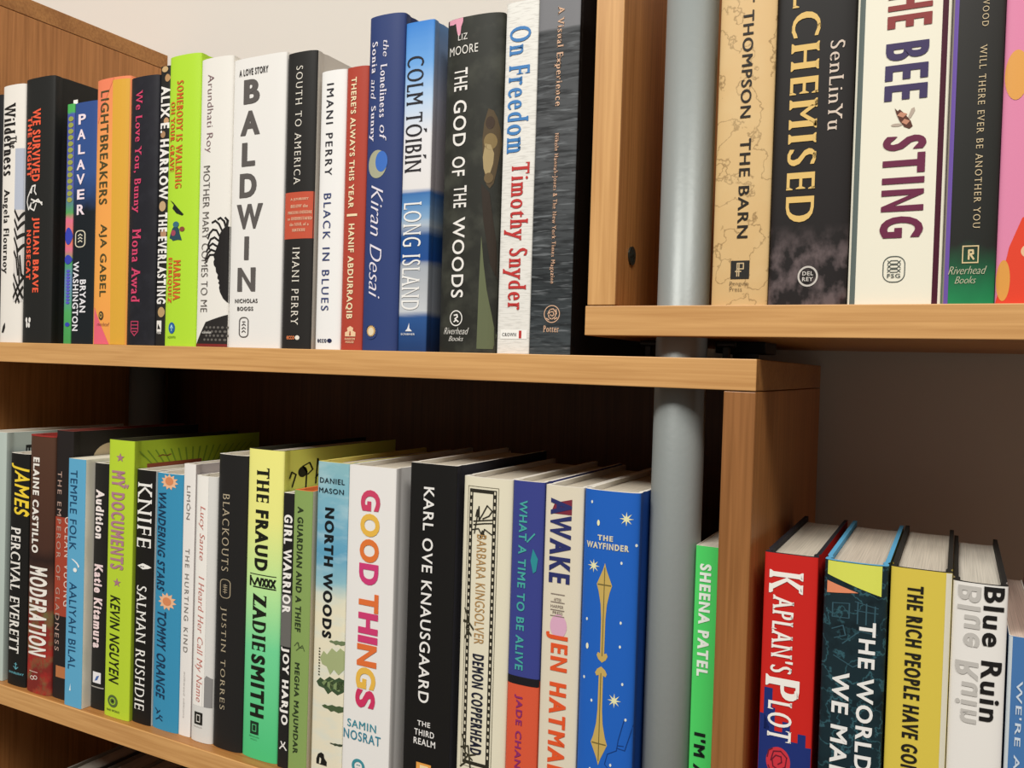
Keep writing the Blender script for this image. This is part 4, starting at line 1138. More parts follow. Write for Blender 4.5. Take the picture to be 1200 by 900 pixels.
book('hardcover_book', 'bright blue book with two peach sunbursts on the lower shelf', 'books on the lower left shelf', X=-0.52451, Y=0.013, Z=-0.3524, w=0.03363, h=0.23622, depth=0.155, sag=0.0025, p=2.5, spine='#3a8fb6', items=[
    ('artwork', '#ecb890', 1, 'S', 'star', (11, 0.33), (-0.01038, 0.22119, 0.01215, 0.23602)),
    ('artwork', '#d8895c', 2, 'S', 'ell', 0, (-0.00429, 0.22562, 0.00607, 0.23317)),
    ('artwork#', '#ecb890', 1, 'S', 'star', (11, 0.33), (-0.01071, 0.1108, 0.01283, 0.1273)),
    ('artwork#', '#d8895c', 2, 'S', 'ell', 0, (-0.00436, 0.11526, 0.00647, 0.12285)),
    ('title', '#1a3654', 3, 'S', 't', ('WANDERING STARS', 'i', 1), (-0.0134, 0.12779, -0.00264, 0.21852)),
    ('author_name', '#1a3654', 3, 'S', 't', ('TOMMY ORANGE', 'i', 1), (-0.01139, 0.02859, 0.00072, 0.10923)),
    ('emblem', '#1a3654', 2, 'S', 'lines', (0.1, 1, [[(0, 1), (0.3, 0.8), (0.2, 0.6), (0.6, 0.9)], [(0.1, 0.1), (0.5, 0.3), (0.9, 0.1)], [(0.5, 0.3), (0.6, 0.5), (0.9, 0.4)]]), (-0.01139, 0.00735, -0.00063, 0.01864)),
])
book('hardcover_book', 'slim off-white book with pale grey spaced capitals, right of the bright blue one', 'books on the lower left shelf', X=-0.50011, Y=0.013, Z=-0.3524, w=0.01458, h=0.24677, depth=0.155, sag=0.001, p=3.0, spine='#e9e4df', front='#b4aaa8', items=[
    ('author_name', '#8c8680', 3, 'S', 't', ('LIMÓN', 's', 1), (-0.00241, 0.19682, 0.00313, 0.22727)),
    ('title', '#8c8680', 3, 'S', 't', ('THE HURTING KIND', 'w', 1), (-0.00271, 0.07617, 0.00254, 0.17043)),
    ('publisher_mark', '#a09a94', 3, 'S', 't', ('milkweed editions', 'l', 1), (-0.00125, 0.01651, 0.00079, 0.05835)),
])
book('hardcover_book', 'white book with red italic lettering down a pale strip, left of the charcoal book', 'books on the lower left shelf', X=-0.47853, Y=0.014, Z=-0.3524, w=0.02628, h=0.23773, depth=0.155, sag=0.00375, p=2.5, spine='#d9d7d2', items=[
    ('label', '#efebe4', 0, 'S', 'rect', 0, (-0.00974, 0.03215, 0.00445, 0.23753)),
    ('artwork', '#8c8a88', 0, 'S', 'poly', [(0, 0), (1, 0), (1, 0.9), (0.4, 1), (0, 0.8)], (0.00236, 0.0322, 0.01314, 0.06075)),
    ('author_name', '#c4786e', 3, 'S', 't', ('Lucy Sante', 'x', 1), (-0.00659, 0.16245, 0.0013, 0.21092)),
    ('title', '#c4786e', 3, 'S', 't', ('I Heard Her Call My Name', 'x', 1), (-0.00711, 0.03575, 0.00182, 0.14852)),
    ('emblem', '#24231f', 2, 'S', 'rect', 0, (-0.00659, 0.01548, 0.0034, 0.02662)),
    ('emblem', '#d8d4cc', 3, 'S', 'frame', (0.15, 0.12), (-0.00396, 0.01764, 0.00077, 0.02447)),
    ('publisher_mark', '#9a9690', 3, 'S', 't', ('PENGUIN', 'l', 0), (-0.00711, 0.01267, 0.00287, 0.01411)),
])
book('hardcover_book', 'charcoal book with thin gold-grey spaced serif capitals on the lower shelf', 'books on the lower left shelf', X=-0.44778, Y=0.0145, Z=-0.3524, w=0.03463, h=0.25903, depth=0.155, sag=0.00375, p=2.5, spine='#21201f', items=[
    ('title', '#b4a68c', 3, 'S', 't', ('BLACKOUTS', 'k', 1), (-0.00905, 0.15681, -0.00074, 0.22427)),
    ('emblem', '#a89a80', 2, 'S', 'rring', (0.08, 0.5), (-0.01044, 0.13297, 0.00272, 0.14993)),
    ('emblem', '#a89a80', 2, 'S', 'lines', (0.06, 1.5, [[(0.3, 0.3), (0.7, 0.3)], [(0.3, 0.45), (0.7, 0.45)], [(0.3, 0.6), (0.7, 0.6)], [(0.5, 0.2), (0.5, 0.8)], [(0.3, 0.72), (0.7, 0.72)]]), (-0.00974, 0.13437, 0.00203, 0.14817)),
    ('author_name', '#b4a68c', 3, 'S', 't', ('JUSTIN TORRES', 'k', 1), (-0.00905, 0.03491, -0.00143, 0.12484)),
])
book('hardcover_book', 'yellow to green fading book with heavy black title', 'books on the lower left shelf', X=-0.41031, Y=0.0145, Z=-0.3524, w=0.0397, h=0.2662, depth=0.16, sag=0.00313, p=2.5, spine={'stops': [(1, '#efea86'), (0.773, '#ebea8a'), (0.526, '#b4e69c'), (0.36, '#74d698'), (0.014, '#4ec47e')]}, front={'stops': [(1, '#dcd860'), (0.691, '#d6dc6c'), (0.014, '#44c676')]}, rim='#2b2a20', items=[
    ('title', '#1b1d14', 3, 'S', 't', ('THE', 'D', 1), (-0.0082, 0.22138, 0.00609, 0.2507)),
    ('title', '#1b1d14', 3, 'S', 't', ('FRAUD', 'h', 1), (-0.0086, 0.16274, 0.00609, 0.21454)),
    ('ornament', '#1b1d14', 2, 'S', 'rect', 0, (-0.01376, 0.15877, 0.01562, 0.15945)),
    ('ornament', '#1b1d14', 2, 'S', 'lines', (0.07, 0.5, [[(0, 0.0), (0, 1)], [(0.0, 0.9), (0.18, 0.1), (0.3, 0.9), (0.4, 0.1), (0.45, 0.9)], [(0.5, 0.9), (0.62, 0.1)], [(0.62, 0.9), (0.5, 0.1)], [(0.66, 0.9), (0.78, 0.1)], [(0.78, 0.9), (0.66, 0.1)], [(0.82, 0.9), (0.96, 0.1)], [(0.96, 0.9), (0.82, 0.1)]]), (-0.01297, 0.14891, 0.01562, 0.15711)),
    ('ornament', '#1b1d14', 2, 'S', 'rect', 0, (-0.00979, 0.14777, 0.01562, 0.1488)),
    ('author_name', '#1b1d14', 3, 'S', 't', ('ZADIE', 'D', 1), (-0.00939, 0.09413, 0.00609, 0.14271)),
    ('author_name', '#1b1d14', 3, 'S', 't', ('SMITH', 'h', 1), (-0.00979, 0.03659, 0.00609, 0.09032)),
    ('emblem', '#1d3324', 2, 'S', 'rect', 0, (-0.009, 0.02121, 0.00053, 0.03227)),
    ('emblem', '#55c07c', 3, 'S', 'frame', (0.14, 0.1), (-0.00661, 0.02363, -0.00185, 0.02985)),
    ('publisher_mark', '#2c6a44', 3, 'S', 't', ('PENGUIN', 'l', 0), (-0.00979, 0.01844, 0.00133, 0.01983)),
    ('publisher_mark', '#2c6a44', 3, 'S', 't', ('PRESS', 'l', 0), (-0.0082, 0.01607, -0.00106, 0.01717)),
    ('artwork', '#2a2a18', 1, 'F', 'lines', (0.05, 1.6, [[(0.1, 0.1), (0.2, 0.5), (0.08, 0.6), (0.02, 0.4)], [(0.5, 0), (0.52, 0.55), (0.4, 0.75), (0.6, 0.85), (0.7, 0.6), (0.55, 0.45)], [(0.8, 0.1), (0.85, 0.95), (0.95, 0.5), (0.8, 0.3)]]), (0.00514, 0.23238, 0.04823, 0.25801)),
    ('artwork', '#2a2a18', 1, 'F', 'ell', 0, (0.01645, 0.24213, 0.0281, 0.2514)),
])
book('hardcover_book', 'thin dark book with white condensed capitals, between the yellow-green book and the olive green one', 'books on the lower left shelf', X=-0.38237, Y=0.012, Z=-0.3524, w=0.01164, h=0.23187, depth=0.155, sag=0.001, p=3.0, spine='#201f1e', items=[
    ('artwork', '#6a6864', 0, 'S', 'rect', 0, (-0.00559, 0.10279, 0.00559, 0.14653)),
    ('title', '#f0ece6', 3, 'S', 't', ('GIRL WARRIOR', 'c', 1), (-0.00378, 0.13065, 0.00483, 0.21393)),
    ('author_name', '#f0ece6', 3, 'S', 't', ('JOY HARJO', 'c', 1), (-0.00378, 0.03676, 0.00483, 0.10238)),
    ('emblem', '#f0ece6', 2, 'S', 'lines', (0.16, 1, [[(0, 0), (0.5, 0.6), (1, 0)], [(0.2, 1), (0.5, 0.4), (0.8, 1)]]), (-0.00285, 0.01582, 0.00413, 0.02225)),
])
book('hardcover_book', 'olive green book with dark capitals and coral endpaper showing on top', 'books on the lower left shelf', X=-0.36415, Y=0.009, Z=-0.3524, w=0.0195, h=0.23608, depth=0.155, sag=0.0012, p=3.0, spine='#88a25c', front='#d6cbb2', rim='#e0743c', items=[
    ('title', '#2c3822', 3, 'S', 't', ('A GUARDIAN AND A THIEF', 'b', 1), (-0.00511, 0.11901, 0.00113, 0.22265)),
    ('artwork', '#4c5c38', 2, 'S', 'lines', (0.06, 1, [[(0, 0.5), (0.3, 0.9), (0.5, 0.4), (0.8, 0.7), (1, 0.2)], [(0.2, 0.1), (0.5, 0.4), (0.4, 0.9)], [(0.5, 0.4), (0.9, 0.5)]]), (-0.00511, 0.10233, 0.00562, 0.11111)),
    ('author_name', '#2c3822', 3, 'S', 't', ('MEGHA MAJUMDAR', 'b', 1), (-0.0055, 0.01731, 0.00113, 0.09325)),
])
book('hardcover_book', 'sky blue over cream book with green leaf drawings, left of the wide white one', 'books on the lower left shelf', X=-0.33269, Y=0.008, Z=-0.3524, w=0.03156, h=0.2619, depth=0.155, sag=0.0015, p=4, spine={'stops': [(1, '#8ab8bf'), (0.848, '#79b0c4'), (0.716, '#5f9fbe'), (0.623, '#8fbcc6'), (0.584, '#dcdac4'), (0.531, '#e6dec2'), (0.053, '#e4dcc4')], 'warp': (0.05, 30, 80), 'over': ('#c4dadc', 0.58, 0.1, 30, 90, -2, -1, 0.4)}, rim='#d8c868', items=[
    ('artwork', '#6d7c58', 1, 'S', 'poly', [(0, 0.55), (0.15, 0.8), (0.3, 0.7), (0.5, 0.95), (0.7, 0.85), (0.85, 1), (1, 0.9), (1, 0.3), (0.8, 0.1), (0.6, 0.25), (0.45, 0.05), (0.3, 0.3), (0.1, 0.35)], (0.00063, 0.11515, 0.01578, 0.11951)),
    ('artwork', '#a3ad7c', 1, 'S', 'poly', [(0, 0.55), (0.15, 0.8), (0.3, 0.7), (0.5, 0.95), (0.7, 0.85), (0.85, 1), (1, 0.9), (1, 0.3), (0.8, 0.1), (0.6, 0.25), (0.45, 0.05), (0.3, 0.3), (0.1, 0.35)], (-0.00821, 0.08929, 0.01578, 0.11356)),
    ('artwork', '#3e5236', 1, 'S', 'poly', [(0, 0.55), (0.15, 0.8), (0.3, 0.7), (0.5, 0.95), (0.7, 0.85), (0.85, 1), (1, 0.9), (1, 0.3), (0.8, 0.1), (0.6, 0.25), (0.45, 0.05), (0.3, 0.3), (0.1, 0.35)], (-0.01136, 0.07357, 0.01578, 0.08979)),
    ('artwork', '#7d9060', 1, 'S', 'poly', [(0, 0.55), (0.15, 0.8), (0.3, 0.7), (0.5, 0.95), (0.7, 0.85), (0.85, 1), (1, 0.9), (1, 0.3), (0.8, 0.1), (0.6, 0.25), (0.45, 0.05), (0.3, 0.3), (0.1, 0.35)], (-0.00568, 0.07739, 0.01578, 0.0871)),
    ('artwork', '#4a5c3c', 1, 'S', 'poly', [(0, 0.55), (0.15, 0.8), (0.3, 0.7), (0.5, 0.95), (0.7, 0.85), (0.85, 1), (1, 0.9), (1, 0.3), (0.8, 0.1), (0.6, 0.25), (0.45, 0.05), (0.3, 0.3), (0.1, 0.35)], (-0.00505, 0.06045, 0.01578, 0.06693)),
    ('artwork', '#3c4634', 1, 'S', 'poly', [(0, 0.55), (0.15, 0.8), (0.3, 0.7), (0.5, 0.95), (0.7, 0.85), (0.85, 1), (1, 0.9), (1, 0.3), (0.8, 0.1), (0.6, 0.25), (0.45, 0.05), (0.3, 0.3), (0.1, 0.35)], (0.00379, 0.03391, 0.01578, 0.03634)),
    ('artwork', '#4a4a38', 2, 'S', 'bars', (10, 0.5, 0), (-0.00955, 0.08684, -0.00797, 0.1105)),
    ('author_name', '#1f2c36', 3, 'S', 't', ('DANIEL', 'm', 0), (-0.01302, 0.24476, 0.01223, 0.24901)),
    ('author_name', '#1f2c36', 3, 'S', 't', ('MASON', 'm', 0), (-0.01365, 0.23665, 0.0116, 0.2409)),
    ('title', '#15181a', 3, 'S', 't', ('NORTH WOODS', 'h', 1), (-0.00671, 0.11967, 0.00276, 0.22523)),
    ('emblem', '#1c1b18', 2, 'S', 'poly', [(0, 0), (1, 0), (1, 0.35), (0.75, 0.6), (0.7, 0.9), (0.45, 1), (0.15, 0.8), (0, 0.4)], (-0.00924, 0.01569, 0.0015, 0.02582)),
    ('emblem', '#e8e2cc', 3, 'S', 'poly', [(0.2, 0), (0.5, 0.1), (0.55, 0.6), (0.3, 0.7)], (-0.00734, 0.01619, -0.00166, 0.02371)),
])
book('hardcover_book', 'wide white book with its title in pink, yellow and orange letters', 'books on the lower left shelf', X=-0.29273, Y=0.006, Z=-0.3524, w=0.04521, h=0.26187, depth=0.19, sag=0.001, p=7, spine='#e8e5e1', front='#e6e3df', items=[
    ('title', '#cc4466', 3, 'S', 't', ('G', 'h', 1), (-0.00987, 0.22685, 0.00866, 0.24352)),
    ('title#', '#e6b64c', 3, 'S', 't', ('O', 'h', 1), (-0.00987, 0.20674, 0.00866, 0.22492)),
    ('title##', '#df7638', 3, 'S', 't', ('O', 'h', 1), (-0.00987, 0.18645, 0.00866, 0.20495)),
    ('title###', '#cd3d76', 3, 'S', 't', ('D', 'h', 1), (-0.00987, 0.16882, 0.00866, 0.18555)),
    ('title####', '#df7038', 3, 'S', 't', ('T', 'h', 1), (-0.00942, 0.14739, 0.00957, 0.16234)),
    ('title#####', '#cd3d70', 3, 'S', 't', ('H', 'h', 1), (-0.00942, 0.13018, 0.00957, 0.1468)),
    ('title######', '#cd3d70', 3, 'S', 't', ('I', 'h', 1), (-0.00942, 0.12299, 0.00957, 0.12854)),
    ('title#######', '#df7038', 3, 'S', 't', ('N', 'h', 1), (-0.00987, 0.10447, 0.00912, 0.12186)),
    ('title########', '#e6b64c', 3, 'S', 't', ('G', 'h', 1), (-0.01033, 0.08667, 0.00866, 0.10379)),
    ('title#########', '#cd3560', 3, 'S', 't', ('S', 'h', 1), (-0.01033, 0.07134, 0.00866, 0.08622)),
    ('author_name', '#3f8c9c', 3, 'S', 't', ('SAMIN', 'm', 0), (-0.01756, 0.05406, 0.01047, 0.06034)),
    ('author_name', '#3a8298', 3, 'S', 't', ('NOSRAT', 'm', 0), (-0.02118, 0.04437, 0.01499, 0.05197)),
    ('emblem', '#3f8c98', 2, 'S', 'ring', 0.2, (-0.01214, 0.01829, 0.00052, 0.03009)),
    ('emblem', '#3f8c98', 2, 'S', 'dots', [(0.4, 0.6, 0.08, 0.05), (0.6, 0.6, 0.08, 0.05), (0.5, 0.2, 0.3, 0.14)], (-0.01078, 0.01981, -0.00083, 0.02888)),
])
book('hardcover_book', 'wide black book with white spaced capitals, right of the white book with coloured letters', 'books on the lower left shelf', X=-0.23693, Y=0.007, Z=-0.3524, w=0.04123, h=0.26823, depth=0.155, sag=0.0012, p=7, spine='#171615', front='#282831', items=[
    ('author_name', '#ebe8e4', 3, 'S', 't', ('KARL OVE KNAUSGAARD', 'm', 1), (-0.0077, 0.0868, 0.00178, 0.25058)),
    ('title', '#ebe8e4', 3, 'S', 't', ('THE', 'm', 0), (-0.0077, 0.06895, 0.00384, 0.07277)),
    ('title', '#ebe8e4', 3, 'S', 't', ('THIRD', 'm', 0), (-0.01018, 0.0615, 0.00755, 0.06614)),
    ('title', '#ebe8e4', 3, 'S', 't', ('REALM', 'm', 0), (-0.01059, 0.05452, 0.00879, 0.05939)),
    ('emblem', '#e4a04c', 2, 'S', 'rect', 0, (-0.0077, 0.03296, 0.00549, 0.0408)),
    ('emblem', '#f0d8a8', 3, 'S', 'rect', 0, (-0.00441, 0.03524, 0.00302, 0.03916)),
])
book('hardcover_book', 'cream book with an engraved black frame and tan and navy lettering', 'books on the lower left shelf', X=-0.19002, Y=0.008, Z=-0.3524, w=0.04053, h=0.2619, depth=0.155, sag=0.0035, p=2.5, spine='#e2dbc3', items=[
    ('artwork', '#6a6450', 1, 'S', 'frame', (0.016, 0.0017723076923076924), (-0.01566, 0.04868, 0.01028, 0.25527)),
    ('artwork', '#2e2b22', 1, 'S', 'frame', (0.13, 0.012842640990371391), (-0.01403, 0.05064, 0.00866, 0.25333)),
    ('artwork', '#ddd5bc', 2, 'S', 'bars', (38, 0.45, 0), (-0.01322, 0.04978, -0.01201, 0.25059)),
    ('artwork', '#ddd5bc', 2, 'S', 'bars', (38, 0.45, 0), (0.00664, 0.0546, 0.00785, 0.25247)),
    ('artwork', '#2e2b22', 2, 'S', 'lines', (0.06, 1.6, [[(0.1, 0.1), (0.2, 0.5), (0.3, 0.9), (0.32, 0.5), (0.5, 0.7), (0.7, 0.95), (0.95, 0.8), (0.8, 0.65), (0.5, 0.55)], [(0.05, 0.45), (0.5, 0.5), (1, 0.55)], [(0.05, 0.35), (0.6, 0.42), (1, 0.45)], [(0.0, 0.2), (0.3, 0.25), (0.5, 0.05), (0.6, 0.25), (1, 0.1)], [(0.4, 0.0), (0.5, 0.2), (0.65, 0.0)], [(0.15, 0.6), (0.22, 0.8), (0.28, 0.6)]]), (-0.01079, 0.21831, 0.00623, 0.24326)),
    ('artwork', '#3a3728', 3, 'S', 'lines', (0.12, 1.5, [[(0.1, 1), (0.5, 0.7), (0.3, 0.4), (0.8, 0.2)], [(0.0, 0.6), (0.5, 0.6), (1, 0.4)], [(0.2, 0.1), (0.6, 0.4)]]), (-0.01647, 0.14079, -0.00755, 0.16465)),
    ('artwork#', '#3a3728', 3, 'S', 'lines', (0.1, 2, [[(0.1, 1), (0.3, 0.5), (0.8, 0.3)], [(0, 0.6), (0.5, 0.7), (0.7, 0)], [(0.2, 0.2), (0.5, 0.4), (1, 0.5)], [(0.0, 0.0), (0.4, 0.2)]]), (-0.01566, 0.04709, -0.00269, 0.07105)),
    ('author_name', '#b08a56', 3, 'S', 't', ('BARBARA KINGSOLVER', 's', 1), (-0.00674, 0.14019, 0.00137, 0.22034)),
    ('title', '#1d2030', 3, 'S', 't', ('DEMON COPPERHEAD', 'c', 1), (-0.00755, 0.05906, 0.00218, 0.13266)),
])
book('hardcover_book', 'blue over coral book with teal lettering and a black band between the colours', 'books on the lower left shelf', X=-0.15708, Y=0.008, Z=-0.3524, w=0.02475, h=0.26233, depth=0.155, sag=0.0025, p=2.5, spine={'stops': [(1, '#384082'), (0.459, '#3a4288'), (0.458, '#d8593a'), (0.147, '#d6583a')], 'interp': 'CONSTANT'}, items=[
    ('band', '#1b1a1e', 1, 'S', 'rect', 0, (-0.01238, 0.11692, 0.01238, 0.12264)),
    ('title', '#47a49e', 3, 'S', 't', ('WHAT A TIME TO BE ALIVE', 'b', 1), (-0.00606, 0.12727, 0.00037, 0.24874)),
    ('artwork', '#47a49e', 2, 'S', 'lines', (0.2, 1, [[(0, 0), (1, 1)]]), (0.00087, 0.21945, 0.00631, 0.22552)),
    ('artwork', '#2e8c94', 2, 'S', 'poly', [(0.3, 1), (1, 0.6), (0.8, 0.1), (0.4, 0), (0, 0.5)], (0.00384, 0.19758, 0.00928, 0.2151)),
    ('author_name', '#8c2c68', 3, 'S', 't', ('JADE CHANG', 'b', 1), (-0.00557, 0.0497, 0.00087, 0.10963)),
])
book('hardcover_book', 'cream book with navy and orange slab lettering, left of the bright blue starry one', 'books on the lower left shelf', X=-0.12928, Y=0.008, Z=-0.3524, w=0.02886, h=0.26122, depth=0.155, sag=0.002, p=3.5, spine='#ddd3bd', items=[
    ('title', '#2d3266', 3, 'S', 't', ('AWAKE', 'c', 1), (-0.00977, 0.19345, 0.0064, 0.25262)),
    ('artwork', '#7a2c3c', 1, 'S', 'poly', [(0, 0), (1, 0), (1, 1), (0.2, 0.7)], (-0.00977, 0.24176, 0.0064, 0.25262)),
    ('divider', '#8a7c72', 2, 'S', 'lines', (0.04, 1, [[(0, 0.95), (1, 0.95)], [(0, 0.62), (1, 0.62)], [(0, 0.3), (1, 0.3)], [(0, 0.05), (1, 0.05)]]), (-0.00746, 0.16941, 0.00293, 0.18645)),
    ('subtitle', '#8a7c72', 3, 'S', 't', ('AFTER', 'm', 0), (-0.00515, 0.18087, 0.00062, 0.18299)),
    ('subtitle', '#8a7c72', 3, 'S', 't', ('HARPER', 'm', 0), (-0.00746, 0.17603, 0.00236, 0.17815)),
    ('subtitle', '#8a7c72', 3, 'S', 't', ('PRESS', 'm', 0), (-0.00573, 0.17159, 0.00178, 0.17371)),
    ('artwork', '#d8a8c0', 1, 'S', 'ell', 0, (-0.00746, 0.15508, 0.00524, 0.17173)),
    ('author_name', '#df562a', 3, 'S', 't', ('JEN HATMAKER', 'c', 1), (-0.01034, 0.03579, 0.0064, 0.15893)),
])
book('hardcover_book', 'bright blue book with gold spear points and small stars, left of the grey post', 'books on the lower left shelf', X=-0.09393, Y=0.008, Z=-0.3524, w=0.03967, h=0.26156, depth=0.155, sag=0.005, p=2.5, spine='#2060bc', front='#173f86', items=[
    ('artwork##', '#c4a75c', 1, 'S', 'poly', [(0.5, 1), (0.62, 0.93), (1, 0.78), (0.86, 0.71), (0.7, 0.58), (0.64, 0.44), (0.63, 0.09), (0.78, 0.1), (0.86, 0.07), (0.74, 0.03), (0.5, 0.0), (0.26, 0.03), (0.14, 0.07), (0.22, 0.1), (0.37, 0.09), (0.36, 0.44), (0.3, 0.58), (0.14, 0.71), (0, 0.78), (0.38, 0.93)], (-0.00779, 0.14518, 0.00331, 0.21283)),
    ('artwork##', '#6f6238', 2, 'S', 'lines', (0.05, 4, [[(0.5, 0.95), (0.5, 0.07)], [(0.08, 0.78), (0.92, 0.78)]]), (-0.00779, 0.14518, 0.00331, 0.21283)),
    ('artwork#', '#c4a75c', 1, 'S', 'poly', [(0.38, 0.06999999999999995), (0, 0.21999999999999997), (0.14, 0.29000000000000004), (0.3, 0.42000000000000004), (0.36, 0.56), (0.37, 0.91), (0.22, 0.9), (0.14, 0.9299999999999999), (0.26, 0.97), (0.5, 1.0), (0.74, 0.97), (0.86, 0.9299999999999999), (0.78, 0.9), (0.63, 0.91), (0.64, 0.56), (0.7, 0.42000000000000004), (0.86, 0.29000000000000004), (1, 0.21999999999999997), (0.62, 0.06999999999999995), (0.5, 0)], (-0.00859, 0.07502, 0.00331, 0.14251)),
    ('artwork#', '#6f6238', 2, 'S', 'lines', (0.05, 4, [[(0.5, 0.050000000000000044), (0.5, 0.9299999999999999)], [(0.08, 0.21999999999999997), (0.92, 0.21999999999999997)]]), (-0.00859, 0.07502, 0.00331, 0.14251)),
    ('artwork', '#e6e4b4', 1, 'S', 'star', (8, 0.16), (0.00683, 0.23908, 0.01646, 0.2488)),
    ('artwork', '#e6e4b4', 1, 'S', 'star', (8, 0.16), (-0.0151, 0.20524, -0.00604, 0.21457)),
    ('artwork', '#e6e4b4', 1, 'S', 'star', (8, 0.16), (0.00246, 0.1162, 0.0121, 0.12604)),
    ('artwork', '#dfe4d8', 1, 'S', 'ell', 0, (-0.01406, 0.25208, -0.01263, 0.25418)),
    ('artwork', '#dfe4d8', 1, 'S', 'ell', 0, (-0.00891, 0.23808, -0.00748, 0.24017)),
    ('artwork', '#dfe4d8', 1, 'S', 'ell', 0, (-0.01525, 0.17178, -0.01382, 0.17389)),
    ('artwork', '#dfe4d8', 1, 'S', 'ell', 0, (-0.01446, 0.15371, -0.01303, 0.15583)),
    ('artwork', '#dfe4d8', 1, 'S', 'ell', 0, (0.00934, 0.17294, 0.01077, 0.17501)),
    ('artwork', '#dfe4d8', 1, 'S', 'ell', 0, (0.00934, 0.15682, 0.01077, 0.15889)),
    ('artwork', '#dfe4d8', 1, 'S', 'ell', 0, (-0.01605, 0.13166, -0.01462, 0.13378)),
    ('artwork', '#dfe4d8', 1, 'S', 'ell', 0, (-0.0097, 0.11707, -0.00827, 0.11918)),
    ('artwork', '#dfe4d8', 1, 'S', 'ell', 0, (0.00855, 0.21307, 0.00998, 0.21514)),
    ('artwork', '#dfe4d8', 1, 'S', 'ell', 0, (0.0145, 0.1083, 0.01593, 0.11037)),
    ('artwork', '#dfe4d8', 1, 'S', 'ell', 0, (-0.0093, 0.07016, -0.00787, 0.07227)),
    ('artwork', '#dfe4d8', 1, 'S', 'ell', 0, (0.00537, 0.07609, 0.0068, 0.07819)),
    ('artwork', '#dfe4d8', 1, 'S', 'ell', 0, (0.01172, 0.13191, 0.01315, 0.13399)),
    ('artwork', '#dfe4d8', 1, 'S', 'ell', 0, (0.01767, 0.22569, 0.0191, 0.22774)),
    ('artwork', '#eae8b8', 2, 'S', 'ell', 0, (-0.00898, 0.2374, -0.007, 0.24147)),
    ('artwork', '#eae8c8', 2, 'S', 'ell', 0, (-0.01454, 0.15246, -0.01255, 0.15657)),
    ('title', '#d4cdb4', 3, 'S', 't', ('THE', 'h', 0), (-0.00819, 0.22779, 0.00292, 0.2315)),
    ('title', '#d4cdb4', 3, 'S', 't', ('WAYFINDER', 'h', 0), (-0.01652, 0.22199, 0.01402, 0.22631)),
    ('artwork', '#123a7c', 1, 'S', 'lines', (0.03, 2, [[(0.7, 1), (0.5, 0.6), (0.45, 0.4), (0.1, 0.3), (0.0, 0.1), (0.2, 0)], [(0.45, 0.45), (0.75, 0.42)], [(0.48, 0.5), (0.7, 0.5)], [(0.75, 0.42), (0.9, 0.7), (1, 0.9)]]), (0.00198, 0.07342, 0.01983, 0.10942)),
])
book('paperback_book', 'green book squeezed between the grey post and the wooden end panel', 'books on the lower left shelf', X=-0.03139, Y=0.02, Z=-0.3524, w=0.01521, h=0.22923, depth=0.14, sag=0.0006, p=8, spine='#50d468', front='#dcd6c8', flush=True, pap='#d8d0c0', items=[
    ('author_name', '#ecf4ea', 3, 'S', 't', ('SHEENA PATEL', 'h', 1), (-0.00445, 0.14324, 0.00315, 0.21761)),
    ('title', '#16201a', 3, 'S', 't', ("I'M A FAN", 'h', 1), (-0.00445, 0.04756, 0.00315, 0.10574)),
])
book('hardcover_book', 'red over navy book with white serif title, first on the lower right shelf', 'books on the lower right shelf', X=0.02417, Y=0.004, Z=-0.35446, w=0.03131, h=0.236, depth=0.155, sag=0.0015, p=5, spine='#c6241e', rim='#26262c', pap='#c8bfae', items=[
    ('artwork', '#1e2f70', 0, 'S', 'poly', [(0, 0), (1, 0), (1, 0.78), (0.9, 0.78), (0.9, 0.86), (0.75, 0.86), (0.75, 0.8), (0.6, 0.8), (0.6, 0.92), (0.45, 0.92), (0.45, 0.85), (0.3, 0.85), (0.3, 1.0), (0.12, 1.0), (0.12, 0.95), (0, 0.95)], (-0.01534, 0.0468, 0.01534, 0.1408)),
    ('artwork', '#1e2f70', 0, 'S', 'rect', 0, (-0.01298, 0.12658, -0.00797, 0.15264)),
    ('title', '#efeae2', 3, 'S', 't', ('K', 'R', 1), (-0.01236, 0.21143, 0.00768, 0.22567)),
    ('title#', '#efeae2', 3, 'S', 't', ("APLAN'S", 'R', 1), (-0.00985, 0.16285, 0.0033, 0.21049)),
    ('title##', '#efeae2', 3, 'S', 't', ('P', 'R', 1), (-0.01236, 0.14672, 0.00768, 0.16104)),
    ('title###', '#efeae2', 3, 'S', 't', ('LOT', 'R', 1), (-0.01048, 0.12101, 0.00393, 0.14573)),
    ('artwork', '#c83440', 1, 'S', 'ell', 0, (-0.01048, 0.09924, 0.00393, 0.11721)),
    ('artwork', '#6a1c2c', 2, 'S', 'lines', (0.05, 1, [[(0.2, 0.5), (0.3, 0.85), (0.6, 0.9), (0.85, 0.7), (0.8, 0.35), (0.55, 0.2), (0.3, 0.3), (0.25, 0.55), (0.4, 0.72), (0.62, 0.7), (0.65, 0.5), (0.5, 0.4)], [(0.1, 0.3), (0.2, 0.1), (0.5, 0.05), (0.8, 0.1), (0.95, 0.3)], [(0.05, 0.6), (0.1, 0.85), (0.25, 0.95)]]), (-0.01048, 0.09984, 0.00393, 0.11662)),
])
